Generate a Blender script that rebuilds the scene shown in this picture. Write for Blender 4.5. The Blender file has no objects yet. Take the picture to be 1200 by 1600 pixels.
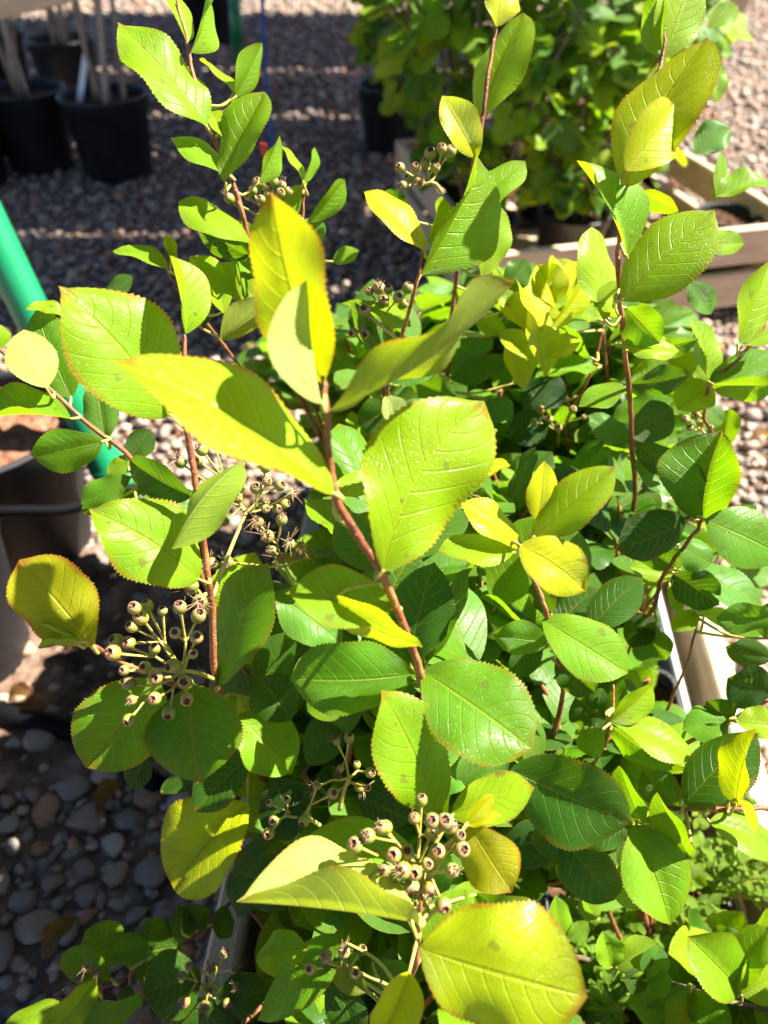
import bpy, math, random
import numpy as np
from mathutils import Vector, Matrix

# ------------------------------------------------------------------ camera, world, sun, exposure
SC = bpy.context.scene
COL = SC.collection
PITCH = math.radians(42.0)
CAM = Vector((0.0, 0.0, 0.90))
F = 1200.0                       # focal length in photograph pixels (1200 x 1600 frame)
FWD = Vector((0, math.cos(PITCH), -math.sin(PITCH)))
UP = Vector((0, math.sin(PITCH), math.cos(PITCH)))
RIGHT = Vector((1, 0, 0))

cd = bpy.data.cameras.new('camera')
cam = bpy.data.objects.new('camera', cd); COL.objects.link(cam)
cam.location = CAM
cam.rotation_euler = (math.pi / 2 - PITCH, 0, 0)
cd.sensor_fit = 'AUTO'; cd.sensor_width = 36; cd.lens = 36 * F / 1600
cd.clip_start = 0.01; cd.clip_end = 200
cd.dof.use_dof = True; cd.dof.focus_distance = 0.43; cd.dof.aperture_fstop = 6.5
SC.camera = cam

SUN = Vector((0.63, 0.17, 0.76)).normalized()       # direction towards the sun
W = bpy.data.worlds.new('World'); SC.world = W; W.use_nodes = True
nt = W.node_tree
sky = nt.nodes.new('ShaderNodeTexSky'); sky.sky_type = 'NISHITA'; sky.sun_disc = False; sky.air_density = .5; sky.dust_density = .3; sky.altitude = 1000
sky.sun_elevation = math.asin(SUN.z); sky.sun_rotation = math.atan2(SUN.x, SUN.y)
bg = nt.nodes['Background']; bg.inputs[1].default_value = 0.05
nt.links.new(sky.outputs[0], bg.inputs[0])
sl = bpy.data.lights.new('sun', 'SUN'); sl.energy = 5.0; sl.angle = math.radians(0.5); sl.color = (1, 0.95, 0.86)
so = bpy.data.objects.new('sun', sl); COL.objects.link(so)
so.rotation_euler = (-SUN).to_track_quat('-Z', 'Y').to_euler()
so.location = (3, 1, 4)
SC.view_settings.view_transform = 'Standard'; SC.view_settings.look = 'None'
SC.view_settings.gamma = 1; SC.view_settings.exposure = 2.3
SC.render.engine = 'CYCLES'
SC.cycles.use_denoising = True
SC.cycles.max_bounces = 5; SC.cycles.transmission_bounces = 4; SC.cycles.diffuse_bounces = 3; SC.cycles.glossy_bounces = 2
SC.cycles.sample_clamp_indirect = 6

R = random.Random(11)

def P(px, py, d):
    """world point seen at photograph pixel (px,py), d metres along the view axis"""
    return CAM + d * (FWD + RIGHT * ((px - 600) / F) + UP * ((800 - py) / F))
def G(px, py, z=0.0):
    """world point at height z seen at the pixel"""
    v = FWD + RIGHT * ((px - 600) / F) + UP * ((800 - py) / F)
    return CAM + v * ((z - CAM.z) / v.z)
def proj(p):
    q = p - CAM; d = q.dot(FWD)
    return 600 + F * q.dot(RIGHT) / d, 800 - F * q.dot(UP) / d, d

# ------------------------------------------------------------------ node helpers and materials
class NT:
    def __init__(s, name):
        s.m = bpy.data.materials.new(name); s.m.use_nodes = True
        s.t = s.m.node_tree; s.t.nodes.clear()
        s.out = s.t.nodes.new('ShaderNodeOutputMaterial')
    def n(s, kind, **kw):
        nd = s.t.nodes.new('ShaderNode' + kind)
        for k, v in kw.items(): setattr(nd, k, v)
        return nd
    def l(s, a, b): s.t.links.new(a, b)
    def val(s, sock, v):
        if isinstance(v, bpy.types.NodeSocket): s.l(v, sock)
        else: sock.default_value = v
    def math(s, op, a, b=0.0, clamp=False):
        nd = s.n('Math', operation=op); nd.use_clamp = clamp
        s.val(nd.inputs[0], a); s.val(nd.inputs[1], b); return nd.outputs[0]
    def rng(s, v, a, b, c=0.0, d=1.0, smooth=True):
        nd = s.n('MapRange'); nd.interpolation_type = 'SMOOTHSTEP' if smooth else 'LINEAR'
        s.val(nd.inputs[0], v)
        for i, x in enumerate((a, b, c, d)): nd.inputs[i + 1].default_value = x
        return nd.outputs[0]
    def mix(s, f, a, b, mode='MIX'):
        nd = s.n('Mix', data_type='RGBA', blend_type=mode)
        s.val(nd.inputs[0], f); s.val(nd.inputs[6], a); s.val(nd.inputs[7], b); return nd.outputs[2]
    def noise(s, scale, detail=3, vec=None, rough=.55):
        nd = s.n('TexNoise'); nd.inputs['Scale'].default_value = scale
        nd.inputs['Detail'].default_value = detail; nd.inputs['Roughness'].default_value = rough
        if vec is not None: s.l(vec, nd.inputs['Vector'])
        return nd.outputs[0]
    def obj(s): return s.n('TexCoord').outputs['Object']
    def ramp(s, v, stops):
        nd = s.n('ValToRGB'); e = nd.color_ramp.elements
        while len(e) < len(stops): e.new(0.5)
        for i, (p, c) in enumerate(stops): e[i].position = p; e[i].color = (*c, 1)
        s.val(nd.inputs[0], v); return nd.outputs[0]
    def bsdf(s, col, rough=.5, spec=.5, normal=None):
        b = s.n('BsdfPrincipled'); s.val(b.inputs['Base Color'], col); s.val(b.inputs['Roughness'], rough)
        b.inputs['Specular IOR Level'].default_value = spec
        if normal is not None: s.l(normal, b.inputs['Normal'])
        return b
    def bump(s, h, strength=.3, dist=.001):
        b = s.n('Bump'); b.inputs['Strength'].default_value = strength; b.inputs['Distance'].default_value = dist
        s.l(h, b.inputs['Height']); return b.outputs[0]
    def done(s, sh):
        s.l(sh.outputs[0] if not isinstance(sh, bpy.types.NodeSocket) else sh, s.out.inputs[0]); return s.m

def c4(*c): return (*c, 1.0)

def leaf_material(name, veins=True, rough=.36, trans=.5, lobed=False):
    t = NT(name)
    oi = t.n('ObjectInfo'); geo = t.n('NewGeometry')
    uvn = t.n('UVMap'); sep = t.n('SeparateXYZ'); t.l(uvn.outputs[0], sep.inputs[0])
    u = sep.outputs[0]
    v = t.math('SUBTRACT', t.math('MULTIPLY', sep.outputs[1], 2.0), 1.0)
    av = t.math('ABSOLUTE', v)
    oc = t.obj()
    nz = t.noise(38, 2, oc)
    isl = geo.outputs['Random Per Island']
    vary = t.math('ADD', t.math('MULTIPLY', nz, .8), t.math('ADD', t.math('MULTIPLY', isl, .25), .48))
    col = oi.outputs['Color']
    hsv = t.n('HueSaturation'); t.l(col, hsv.inputs['Color']); t.l(vary, hsv.inputs['Value'])
    t.l(t.math('ADD', .470, t.math('MULTIPLY', nz, .06)), hsv.inputs['Hue'])
    base = hsv.outputs[0]
    # pinnate veins
    lat = t.math('SUBTRACT', t.math('MULTIPLY', u, 8.0), t.math('MULTIPLY', t.math('POWER', av, 1.25), 2.3))
    side = t.math('MULTIPLY', t.math('GREATER_THAN', v, 0.0), .37)
    fr = t.math('ABSOLUTE', t.math('SUBTRACT', t.math('FRACT', t.math('ADD', t.math('ADD', lat, side), 10.0)), .5))
    line = t.math('MULTIPLY', t.rng(fr, 0.0, .075, 1, 0), t.rng(av, .55, 1.0, 1, .15))
    mid = t.rng(av, 0.012, .05, 1, 0)
    vor = t.n('TexVoronoi', feature='DISTANCE_TO_EDGE'); vor.inputs['Scale'].default_value = 46
    t.l(uvn.outputs[0], vor.inputs['Vector'])
    ret = t.rng(vor.outputs[0], 0.0, .12, 1, 0)
    pale = t.mix(.5, base, c4(.44, .52, .03))
    top = t.mix(t.math('MULTIPLY', line, .22), base, pale)
    top = t.mix(t.math('MULTIPLY', mid, .5), top, pale)
    top = t.mix(t.math('MULTIPLY', ret, .08), top, pale)
    under = t.mix(.34, base, c4(.44, .52, .10))
    under = t.mix(t.math('MULTIPLY', t.math('MAXIMUM', t.math('MULTIPLY', line, .5), mid), .5), under, c4(.6, .6, .28))
    side_col = t.mix(geo.outputs['Backfacing'], top, under)
    # reddish margin and small brown specks
    en = t.noise(90, 2, oc)
    edge = t.rng(t.math('ADD', av, t.math('MULTIPLY', t.math('SUBTRACT', en, .5), .35)), .86, 1.06)
    tip = t.rng(t.math('ADD', u, t.math('MULTIPLY', t.math('SUBTRACT', en, .5), .2)), .9, 1.04)
    red = t.math('MULTIPLY', t.math('MAXIMUM', edge, tip), oi.outputs['Alpha'], True)
    side_col = t.mix(red, side_col, c4(.30, .10, .012))
    spot = t.rng(en, .70, .73)
    side_col = t.mix(t.math('MULTIPLY', spot, .55), side_col, c4(.12, .07, .02))
    h = t.math('ADD', t.math('MULTIPLY', line, -.7), t.math('MULTIPLY', mid, -1.0))
    h = t.math('ADD', h, t.math('MULTIPLY', ret, -.22))
    nor = t.bump(h, .6, .0008)
    rg = t.math('ADD', rough, t.math('MULTIPLY', t.math('SUBTRACT', nz, .5), .25))
    rg = t.math('ADD', rg, t.math('MULTIPLY', geo.outputs['Backfacing'], .28))
    b = t.bsdf(side_col, rg, .28, nor)
    gm = t.n('Gamma'); t.l(base, gm.inputs[0]); gm.inputs[1].default_value = .62
    tc = t.mix(1.0, gm.outputs[0], c4(.90, 1.0, .035), 'MULTIPLY')
    tc = t.mix(t.math('MULTIPLY', line, .30), tc, c4(.85, .9, .12))
    tc = t.mix(t.math('MULTIPLY', mid, .55), tc, c4(.30, .16, .01))
    tc = t.mix(t.math('MULTIPLY', red, .8), tc, c4(.75, .16, .01))
    tr = t.n('BsdfTranslucent'); t.l(tc, tr.inputs[0]); t.l(nor, tr.inputs['Normal'])
    ms = t.n('MixShader'); ms.inputs[0].default_value = trans
    t.l(b.outputs[0], ms.inputs[1]); t.l(tr.outputs[0], ms.inputs[2])
    return t.done(ms)

M = {}
M['leaf'] = leaf_material('chokeberry_leaf')
M['currant'] = leaf_material('currant_leaf', rough=.55)

def simple(name, stops, scale=40, rough=.6, spec=.4, bump=.3, bscale=200, dist=.001, rnd=0.0):
    t = NT(name); oc = t.obj()
    f = t.noise(scale, 4, oc)
    if rnd:
        oi = t.n('ObjectInfo'); f = t.math('ADD', t.math('MULTIPLY', f, 1 - rnd), t.math('MULTIPLY', oi.outputs['Random'], rnd))
    col = t.ramp(f, stops)
    return t.done(t.bsdf(col, rough, spec, t.bump(t.noise(bscale, 3, oc), bump, dist)))

def stem_mat():
    t = NT('red_brown_stem'); oc = t.obj()
    col = t.ramp(t.noise(55, 4, oc), [(.3, (.09, .03, .014)), (.5, (.24, .075, .028)), (.7, (.34, .16, .05))])
    v = t.n('TexVoronoi'); v.inputs['Scale'].default_value = 330; t.l(oc, v.inputs['Vector'])
    dot = t.rng(v.outputs['Distance'], .12, .26, 1, 0)
    col = t.mix(t.math('MULTIPLY', dot, .55), col, c4(.45, .34, .22))
    h = t.math('ADD', t.noise(420, 3, oc), t.math('MULTIPLY', dot, .6))
    return t.done(t.bsdf(col, .55, .35, t.bump(h, .6, .0008)))
M['stem'] = stem_mat()
M['young_stem'] = simple('yellow_green_stem', [(.3, (.30, .22, .04)), (.6, (.42, .36, .08)), (.8, (.5, .28, .06))], 60, .5, .4, .25, 700)
M['bark'] = simple('grey_brown_bark', [(.3, (.07, .045, .03)), (.6, (.16, .11, .08)), (.8, (.25, .2, .15))], 70, .75, .3, .6, 500)
M['cane'] = simple('bare_cane_bark', [(.3, (.20, .13, .08)), (.55, (.36, .27, .19)), (.8, (.5, .42, .33))], 30, .7, .3, .5, 300, rnd=.3)
M['pot'] = simple('black_plastic', [(.35, (.010, .010, .011)), (.6, (.017, .016, .018)), (.85, (.038, .035, .034))], 12, .5, .4, .15, 300)
M['grey_pot'] = simple('grey_plastic', [(.3, (.020, .020, .023)), (.6, (.032, .031, .035)), (.85, (.065, .060, .058))], 9, .62, .2, .2, 260)
M['hose'] = simple('black_hose', [(.3, (.003, .003, .004)), (.7, (.005, .005, .006)), (.85, (.012, .011, .010))], 14, .6, .10, .2, 300)
M['green_pole'] = simple('green_coated_pole', [(.3, (.004, .16, .060)), (.7, (.008, .23, .085)), (.88, (.06, .30, .15))], 9, .38, .5, .12, 220)
M['blue_pipe'] = simple('blue_plastic', [(.3, (.02, .06, .20)), (.7, (.03, .09, .28))], 9, .45, .5, .1, 200)
M['red_label'] = simple('red_plastic', [(.3, (.45, .02, .02)), (.7, (.6, .04, .03))], 9, .5, .5, .1, 200)
M['label'] = simple('white_plastic', [(.3, (.7, .7, .68)), (.7, (.8, .8, .78))], 9, .5, .5, .1, 200)
M['tray'] = simple('pale_plastic_tray', [(.3, (.42, .43, .44)), (.7, (.62, .62, .60))], 20, .45, .5, .15, 200)
M['soil'] = simple('potting_soil', [(.3, (.018, .010, .006)), (.5, (.06, .032, .018)), (.75, (.16, .085, .05))], 60, .95, .1, 1.0, 130, .006)
M['dry_soil'] = simple('dry_red_soil', [(.3, (.08, .032, .018)), (.5, (.22, .10, .055)), (.75, (.36, .20, .12))], 60, .95, .1, 1.0, 110, .008)

M['earth'] = simple('bare_earth', [(.3, (.035, .021, .014)), (.5, (.13, .08, .055)), (.75, (.32, .22, .16))], 16, .95, .1, 1.0, 60, .01)

def wood(name, a, b, c):
    t = NT(name); oc = t.obj(); oi = t.n('ObjectInfo')
    mp = t.n('Mapping'); t.l(oc, mp.inputs[0]); mp.inputs['Scale'].default_value = (1.0, 14, 14)
    off = t.n('CombineXYZ'); t.l(t.math('MULTIPLY', oi.outputs['Random'], 20), off.inputs[0]); t.l(off.outputs[0], mp.inputs['Location'])
    w = t.noise(6, 6, mp.outputs[0], .7); fine = t.noise(45, 4, mp.outputs[0], .7); blot = t.noise(5, 3, oc)
    f = t.math('ADD', t.math('MULTIPLY', w, .6), t.math('ADD', t.math('MULTIPLY', fine, .25), t.math('MULTIPLY', blot, .2)))
    col = t.ramp(f, [(.34, a), (.52, b), (.7, c)])
    return t.done(t.bsdf(col, .72, .25, t.bump(t.math('ADD', w, fine), .5, .0015)))
M['wood'] = wood('pale_crate_wood', (.30, .20, .11), (.50, .37, .23), (.62, .50, .34))
M['wood_brown'] = wood('brown_crate_wood', (.38, .24, .13), (.60, .43, .27), (.72, .55, .37))

def stone_mat():
    t = NT('river_pebble'); oi = t.n('ObjectInfo'); geo = t.n('NewGeometry'); oc = t.obj()
    r = t.math('FRACT', t.math('ADD', oi.outputs['Random'], geo.outputs['Random Per Island']))
    col = t.ramp(r, [(0, (.20, .20, .20)), (.16, (.36, .34, .32)), (.3, (.25, .20, .20)), (.42, (.40, .30, .24)), (.55, (.19, .18, .17)),
                     (.66, (.48, .41, .35)), (.78, (.40, .21, .13)), (.88, (.28, .27, .28)), (1, (.54, .48, .42))])
    n1 = t.noise(70, 4, oc, .65); n2 = t.noise(380, 3, oc)
    col = t.mix(1.0, col, t.ramp(n1, [(.3, (.50, .43, .35)), (.55, (1.02, .90, .75)), (.75, (1.42, 1.24, 1.0))]), 'MULTIPLY')
    return t.done(t.bsdf(col, .62, .4, t.bump(t.math('ADD', n1, t.math('MULTIPLY', n2, .4)), .4, .002)))
M['stone'] = stone_mat()
def ground_mat():
    t = NT('gravel_ground'); oc = t.obj()
    v = t.n('TexVoronoi'); v.inputs['Scale'].default_value = 38; t.l(oc, v.inputs['Vector'])
    sepc = t.n('SeparateColor'); t.l(v.outputs['Color'], sepc.inputs[0])
    pebble = t.ramp(sepc.outputs[0], [(0, (.14, .12, .11)), (.3, (.30, .24, .20)), (.6, (.20, .18, .17)), (.8, (.42, .33, .27)), (1, (.36, .33, .30))])
    soil = t.ramp(t.noise(22, 5, oc), [(.3, (.07, .045, .03)), (.7, (.20, .13, .09))])
    col = t.mix(t.rng(v.outputs['Distance'], .35, .6, 1, 0), soil, pebble)
    h = t.rng(v.outputs['Distance'], 0, .7, 1, 0)
    return t.done(t.bsdf(col, .85, .2, t.bump(h, 1.0, .02)))
M['ground'] = ground_mat()

def berry_mat():
    t = NT('unripe_berry'); oi = t.n('ObjectInfo'); oc = t.obj()
    nd = t.n('SeparateXYZ'); t.l(oc, nd.inputs[0])
    n1 = t.noise(260, 3, oc)
    g = t.ramp(oi.outputs['Random'], [(0, (.15, .21, .02)), (.3, (.24, .26, .028)), (.5, (.11, .145, .02)), (.75, (.27, .21, .028)), (1, (.17, .21, .03))])
    blush = t.rng(t.math('ADD', nd.outputs[2], t.math('MULTIPLY', n1, .003)), .0020, .0056)
    col = t.mix(t.math('MULTIPLY', blush, .7), g, c4(.40, .19, .13))
    return t.done(t.bsdf(col, .45, .4, t.bump(t.noise(900, 2, oc), .3, .0006)))
M['berry'] = berry_mat()
M['calyx'] = simple('dry_calyx', [(.3, (.10, .035, .022)), (.5, (.24, .09, .055)), (.75, (.38, .20, .13))], 300, .8, .2, .4, 900)
M['stamen'] = simple('dry_stamen', [(.3, (.20, .12, .07)), (.7, (.36, .24, .15))], 300, .8, .2, .3, 900)

# ------------------------------------------------------------------ mesh helpers
def mesh(name, verts, faces, mats, uvs=None, fmat=None, smooth=True):
    me = bpy.data.meshes.new(name)
    me.from_pydata([tuple(v) for v in verts], [], faces)
    for m in (mats if isinstance(mats, (list, tuple)) else [mats]): me.materials.append(M[m])
    if uvs is not None:
        ul = me.uv_layers.new(name='UVMap')
        li = np.empty(len(me.loops), dtype=np.int32); me.loops.foreach_get('vertex_index', li)
        ul.data.foreach_set('uv', np.asarray(uvs, dtype=np.float32)[li].ravel())
    if fmat is not None: me.polygons.foreach_set('material_index', np.asarray(fmat, dtype=np.int32))
    if smooth: me.polygons.foreach_set('use_smooth', np.ones(len(me.polygons), dtype=bool))
    me.update()
    return me
def link(name, me, parent=None, mat=None, color=None):
    o = bpy.data.objects.new(name, me); COL.objects.link(o)
    if parent is not None:
        o.parent = parent
    if mat is not None: o.matrix_world = mat
    if color is not None: o.color = color
    return o
def thing(name, label, cat, loc=(0, 0, 0), group=None):
    o = bpy.data.objects.new(name, None); COL.objects.link(o); o.empty_display_size = .05
    o.location = loc; o['label'] = label; o['category'] = cat
    if group: o['group'] = group
    return o
def child(name, me, parent, world=None, color=None):
    """part under an Empty that sits unrotated at its location; world = matrix in the world"""
    o = bpy.data.objects.new(name, me); COL.objects.link(o); o.parent = parent
    w = world if world is not None else Matrix()
    o.matrix_parent_inverse = Matrix()
    base = Vector((0, 0, 0)); q = parent
    while q is not None: base += Vector(q.location); q = q.parent
    o.matrix_basis = Matrix.Translation(-base) @ w
    if color is not None: o.color = color
    return o

def catmull(pts, n=6):
    """pts: list of (Vector, radius) -> smooth list"""
    out = []
    for i in range(len(pts) - 1):
        p0 = pts[max(i - 1, 0)]; p1 = pts[i]; p2 = pts[i + 1]; p3 = pts[min(i + 2, len(pts) - 1)]
        for k in range(n):
            t = k / n; t2 = t * t; t3 = t2 * t
            v = .5 * ((2 * p1[0]) + (p2[0] - p0[0]) * t + (2 * p0[0] - 5 * p1[0] + 4 * p2[0] - p3[0]) * t2 + (3 * p1[0] - p0[0] - 3 * p2[0] + p3[0]) * t3)
            out.append((v, p1[1] * (1 - t) + p2[1] * t))
    out.append(pts[-1]); return out
class MB:
    def __init__(s): s.v = []; s.f = []; s.m = []; s.uv = []
    def add(s, v, f, m=0):
        b = len(s.v); s.v += [tuple(x) for x in v]; s.f += [tuple(b + i for i in q) for q in f]; s.m += [m] * len(f)
    def tube(s, pts, k=7, m=0, cap=True):
        v = []; f = []; n = len(pts); ref = Vector((.3, .5, .8)).normalized()
        for i, (p, r) in enumerate(pts):
            t = (pts[min(i + 1, n - 1)][0] - pts[max(i - 1, 0)][0])
            if t.length < 1e-9: t = Vector((0, 0, 1))
            t.normalize()
            a = t.cross(ref)
            if a.length < 1e-3: a = t.cross(Vector((1, 0, 0)))
            a.normalize(); b = t.cross(a)
            for j in range(k):
                q = 2 * math.pi * j / k
                v.append(p + r * (math.cos(q) * a + math.sin(q) * b))
        for i in range(n - 1):
            for j in range(k):
                f.append((i * k + j, i * k + (j + 1) % k, (i + 1) * k + (j + 1) % k, (i + 1) * k + j))
        if cap:
            f.append(tuple(range(k - 1, -1, -1))); f.append(tuple((n - 1) * k + j for j in range(k)))
        s.add(v, f, m)
    def lathe(s, prof, k=32, m=0, cap_ends=False):
        v = []; f = []
        for (r, z) in prof:
            for j in range(k):
                q = 2 * math.pi * j / k; v.append((r * math.cos(q), r * math.sin(q), z))
        for i in range(len(prof) - 1):
            for j in range(k):
                f.append((i * k + j, i * k + (j + 1) % k, (i + 1) * k + (j + 1) % k, (i + 1) * k + j))
        if cap_ends:
            f.append(tuple(range(k - 1, -1, -1))); f.append(tuple((len(prof) - 1) * k + j for j in range(k)))
        s.add(v, f, m)
    def build(s, name, mats, smooth=True): return mesh(name, s.v, s.f, mats, fmat=s.m, smooth=smooth)

def box_mesh(name, lx, ly, lz, mat, bev=.003, seed=0):
    """plank with chamfered edges, slightly bowed, along x"""
    r = random.Random(seed); n = 9
    prof = []
    hy, hz = ly / 2, lz / 2
    for (sy, sz) in ((1, 1), (-1, 1), (-1, -1), (1, -1)):
        a = (sy * (hy - bev), sz * hz); b = (sy * hy, sz * (hz - bev))
        prof += [b, a] if sy * sz > 0 else [a, b]
    v = []; f = []; k = 8
    for i in range(n):
        x = -lx / 2 + lx * i / (n - 1); dy = r.uniform(-1, 1) * .0012; dz = r.uniform(-1, 1) * .0012
        for (y, z) in prof: v.append((x, y + dy, z + dz))
    for i in range(n - 1):
        for j in range(k): f.append((i * k + j, i * k + (j + 1) % k, (i + 1) * k + (j + 1) % k, (i + 1) * k + j))
    f.append(tuple(range(k - 1, -1, -1))); f.append(tuple((n - 1) * k + j for j in range(k)))
    return mesh(name, v, f, mat, smooth=False)

# ------------------------------------------------------------------ ground and gravel
gm_v = []; gm_f = []; NX, NY = 60, 60
rg = np.random.default_rng(5)
for j in range(NY + 1):
    for i in range(NX + 1):
        gm_v.append((-20 + 40 * i / NX, -12 + 50 * j / NY, rg.uniform(-.006, .002)))
for j in range(NY):
    for i in range(NX): gm_f.append((j * (NX + 1) + i, j * (NX + 1) + i + 1, (j + 1) * (NX + 1) + i + 1, (j + 1) * (NX + 1) + i))
ground = link('ground', mesh('ground', gm_v, gm_f, 'ground')); ground['kind'] = 'structure'
ground['label'] = 'ground of river gravel between the crates and pots'

def ico(sub):
    import bmesh
    bm = bmesh.new(); bmesh.ops.create_icosphere(bm, subdivisions=sub, radius=1.0)
    v = np.array([q.co[:] for q in bm.verts]); f = np.array([[x.index for x in q.verts] for q in bm.faces]); bm.free()
    return v, f
IV1, IF1 = ico(1); IV2, IF2 = ico(2)
def stone_shape(rng, V):
    d = V.copy(); 
    for _ in range(11):                            # flat facets knock corners off
        nrm = rng.normal(size=3); nrm /= np.linalg.norm(nrm); c = rng.uniform(.55, .9)
        dp = d @ nrm; over = np.clip(dp - c, 0, None); d = d - np.outer(over * .85, nrm)
    k = rng.normal(size=(3, 3)) * 1.6
    d = d * (1 + .07 * np.sin(V @ k.T * 1.5).sum(1))[:, None]
    s = np.array([1.0, rng.uniform(.6, .95), rng.uniform(.42, .75)])
    return d * s
stone_meshes = [mesh('stone', stone_shape(rg, IV2), IF2.tolist(), 'stone') for _ in range(10)]
stone_low = [stone_shape(rg, IV1) for _ in range(14)]

crL = G(352, 1460, .18); crR = G(1232, 1390, .18)        # the crate's two long rims
e1 = G(713, -120, .0) - CAM; e1.z = 0; e1.normalize()
e2 = Vector((e1.y, -e1.x, 0))
def in_crate(p):
    q = p - crL; s = q.dot(e1); t = q.dot(e2)
    return -.25 < s < .75 and .02 < t < (crR - crL).dot(e2) - .02

spots = []
for _ in range(90000):                                   # scatter in the part of the ground the lens could see, with a margin
    y = -.15 + 6.6 * R.random() ** 1.7
    half = .75 + y * .62
    x = R.uniform(-half, half)
    spots.append((x, y))
cell = {}; chosen = []
EARTH = [G(*q) for q in ((-260, 830), (120, 850), (215, 860), (330, 930), (360, 1080), (330, 1190), (190, 1225), (60, 1235), (-300, 1180))]
def bare(x, y):
    ins = False; n = len(EARTH)
    for i in range(n):
        a, b = EARTH[i], EARTH[(i + 1) % n]
        if (a.y > y) != (b.y > y) and x < (b.x - a.x) * (y - a.y) / (b.y - a.y) + a.x: ins = not ins
    return ins
def size_at(x, y):
    r = .0085 + .0160 * R.random() ** 1.5
    if y > 1.9: r *= 1.0 + .10 * (y - 1.9)
    return r
for (x, y) in spots:
    r = size_at(x, y); ok = True
    cx, cy = int(x / .05 + 1000), int(y / .05 + 1000)
    for a in (-1, 0, 1):
        for b in (-1, 0, 1):
            for (x2, y2, r2) in cell.get((cx + a, cy + b), ()):
                if (x - x2) ** 2 + (y - y2) ** 2 < ((r + r2) * .80) ** 2: ok = False; break
            if not ok: break
        if not ok: break
    if ok and bare(x, y) and R.random() < .82: ok = False
    if ok:
        cell.setdefault((cx, cy), []).append((x, y, r)); chosen.append((x, y, r))
def stone_rank(s):
    px, py, d = proj(Vector((s[0], s[1], .01)))
    # the gravel that the shrubs leave open: lower left, right edge
    open_ = (px < 330 and py > 1180) or (px > 1100 and 560 < py < 1300) or (px < 330 and 820 < py < 1200)
    return (0 if open_ and -20 < px < 1220 and py < 1620 else 1, d)
chosen.sort(key=stone_rank)
for (x, y, r) in chosen[:300]:
    o = link('stone', stone_meshes[R.randrange(10)], ground)
    o.location = (x, y, r * .30 + R.uniform(-.002, .004)); o.scale = (r * 1.12,) * 3
    o.rotation_euler = (R.uniform(-.5, .5), R.uniform(-.5, .5), R.uniform(0, 6.28))
def scatter(name, items, parent):
    V = []; Fc = []; base = 0
    for (x, y, r) in items:
        a = stone_low[R.randrange(14)] * r * 1.12
        az = R.uniform(0, 6.28); tl = R.uniform(-.5, .5)
        ca, sa, ct, st = math.cos(az), math.sin(az), math.cos(tl), math.sin(tl)
        a = a @ np.array([[1, 0, 0], [0, ct, st], [0, -st, ct]]) @ np.array([[ca, sa, 0], [-sa, ca, 0], [0, 0, 1]])
        V.append(a + np.array([x, y, r * .30])); Fc.append(IF1 + base); base += len(IV1)
    V = np.concatenate(V); Fc = np.concatenate(Fc)
    me = mesh(name, V.tolist(), Fc.tolist(), 'stone'); o = link(name, me, parent); o['kind'] = 'stuff'; return o
scatter('gravel', chosen[300:], ground)
ev = []; ef = []
ec = sum(EARTH, Vector()) / len(EARTH); nr = 14; kk = 72
for i in range(nr + 1):
    for j in range(kk):
        q = j / kk * len(EARTH); a, b = EARTH[int(q) % len(EARTH)], EARTH[(int(q) + 1) % len(EARTH)]; e = a.lerp(b, q - int(q))
        p = ec.lerp(e, i / nr * (1.06 + .05 * math.sin(j * 1.7))); ev.append((p.x, p.y, .007 + (R.uniform(-.003, .010) if i < nr else -.012)))
for i in range(nr):
    for j in range(kk): ef.append((i * kk + j, i * kk + (j + 1) % kk, (i + 1) * kk + (j + 1) % kk, (i + 1) * kk + j))
earth = link('bare_ground', mesh('bare_ground', ev, ef, 'earth')); earth['kind'] = 'structure'; earth['label'] = 'patch of bare brown earth beside the grey pots'
# second, lower layer of smaller stones that fills the joints
low = []
for _ in range(9000):
    y = -.1 + 3.2 * R.random() ** 1.4; half = .7 + y * .6
    xx = R.uniform(-half, half)
    if bare(xx, y) and R.random() < .7: continue
    low.append((xx, y, R.uniform(.005, .010)))
scatter('fine_gravel', low, ground)

# ------------------------------------------------------------------ crates
def crate(name, label, O, a, b, L, Wd, H, nslat, mat, thick=.02, group=None, gap=.02, bottom=4, seed=0):
    """O: near-left lower corner, a along, b across; sides of nslat boards"""
    root = thing(name, label, 'crate', O, group)
    up = Vector((0, 0, 1)); h = (H - gap * (nslat - 1) - .012) / nslat
    def plank(nm, centre, ax, ly, lz, ln, sd):
        ay = up.cross(ax); m = Matrix((ax, ay, up)).transposed().to_4x4(); m.translation = centre
        child(nm, box_mesh(nm, ln, ly, lz, mat, seed=sd), root, m)
    for i in range(nslat):
        z = .012 + h / 2 + i * (h + gap)
        for k, t in enumerate((0, Wd)):
            plank('side_plank', O + a * (L / 2) + b * t + up * z, a, thick, h, L, seed + i * 10 + k)
        for k, s in enumerate((thick / 2 + .003, L - thick / 2 - .003)):
            plank('end_plank', O + a * s + b * (Wd / 2) + up * (z - .002), b, thick, h - .004, Wd - thick - .004, seed + i * 10 + 5 + k)
    for s in (thick + .016, L - thick - .016):
        for t in (thick / 2 + .014, Wd - thick / 2 - .014):
            c = O + a * s + b * t + up * (H / 2 - .01)
            m = Matrix((up, a, b)).transposed().to_4x4(); m.translation = c
            child('corner_post', box_mesh('corner_post', H - .03, .024, .024, mat, seed=seed + 77), root, m)
    for i in range(bottom):
        t = Wd * (i + .5) / bottom
        plank('bottom_slat', O + a * (L / 2) + b * t + up * .007, a, Wd / bottom * .55, .010, L - 2 * thick - .01, seed + 40 + i)
    return root
WID = (crR - crL).dot(e2)
O1 = crL - e1 * .30; O1.z = .003
crate('wooden_crate', 'pale slatted wooden crate holding the potted chokeberry shrubs on the gravel', O1, e1, e2, 1.12, WID, .18, 2, 'wood', gap=.012, seed=3, thick=.027)
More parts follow.
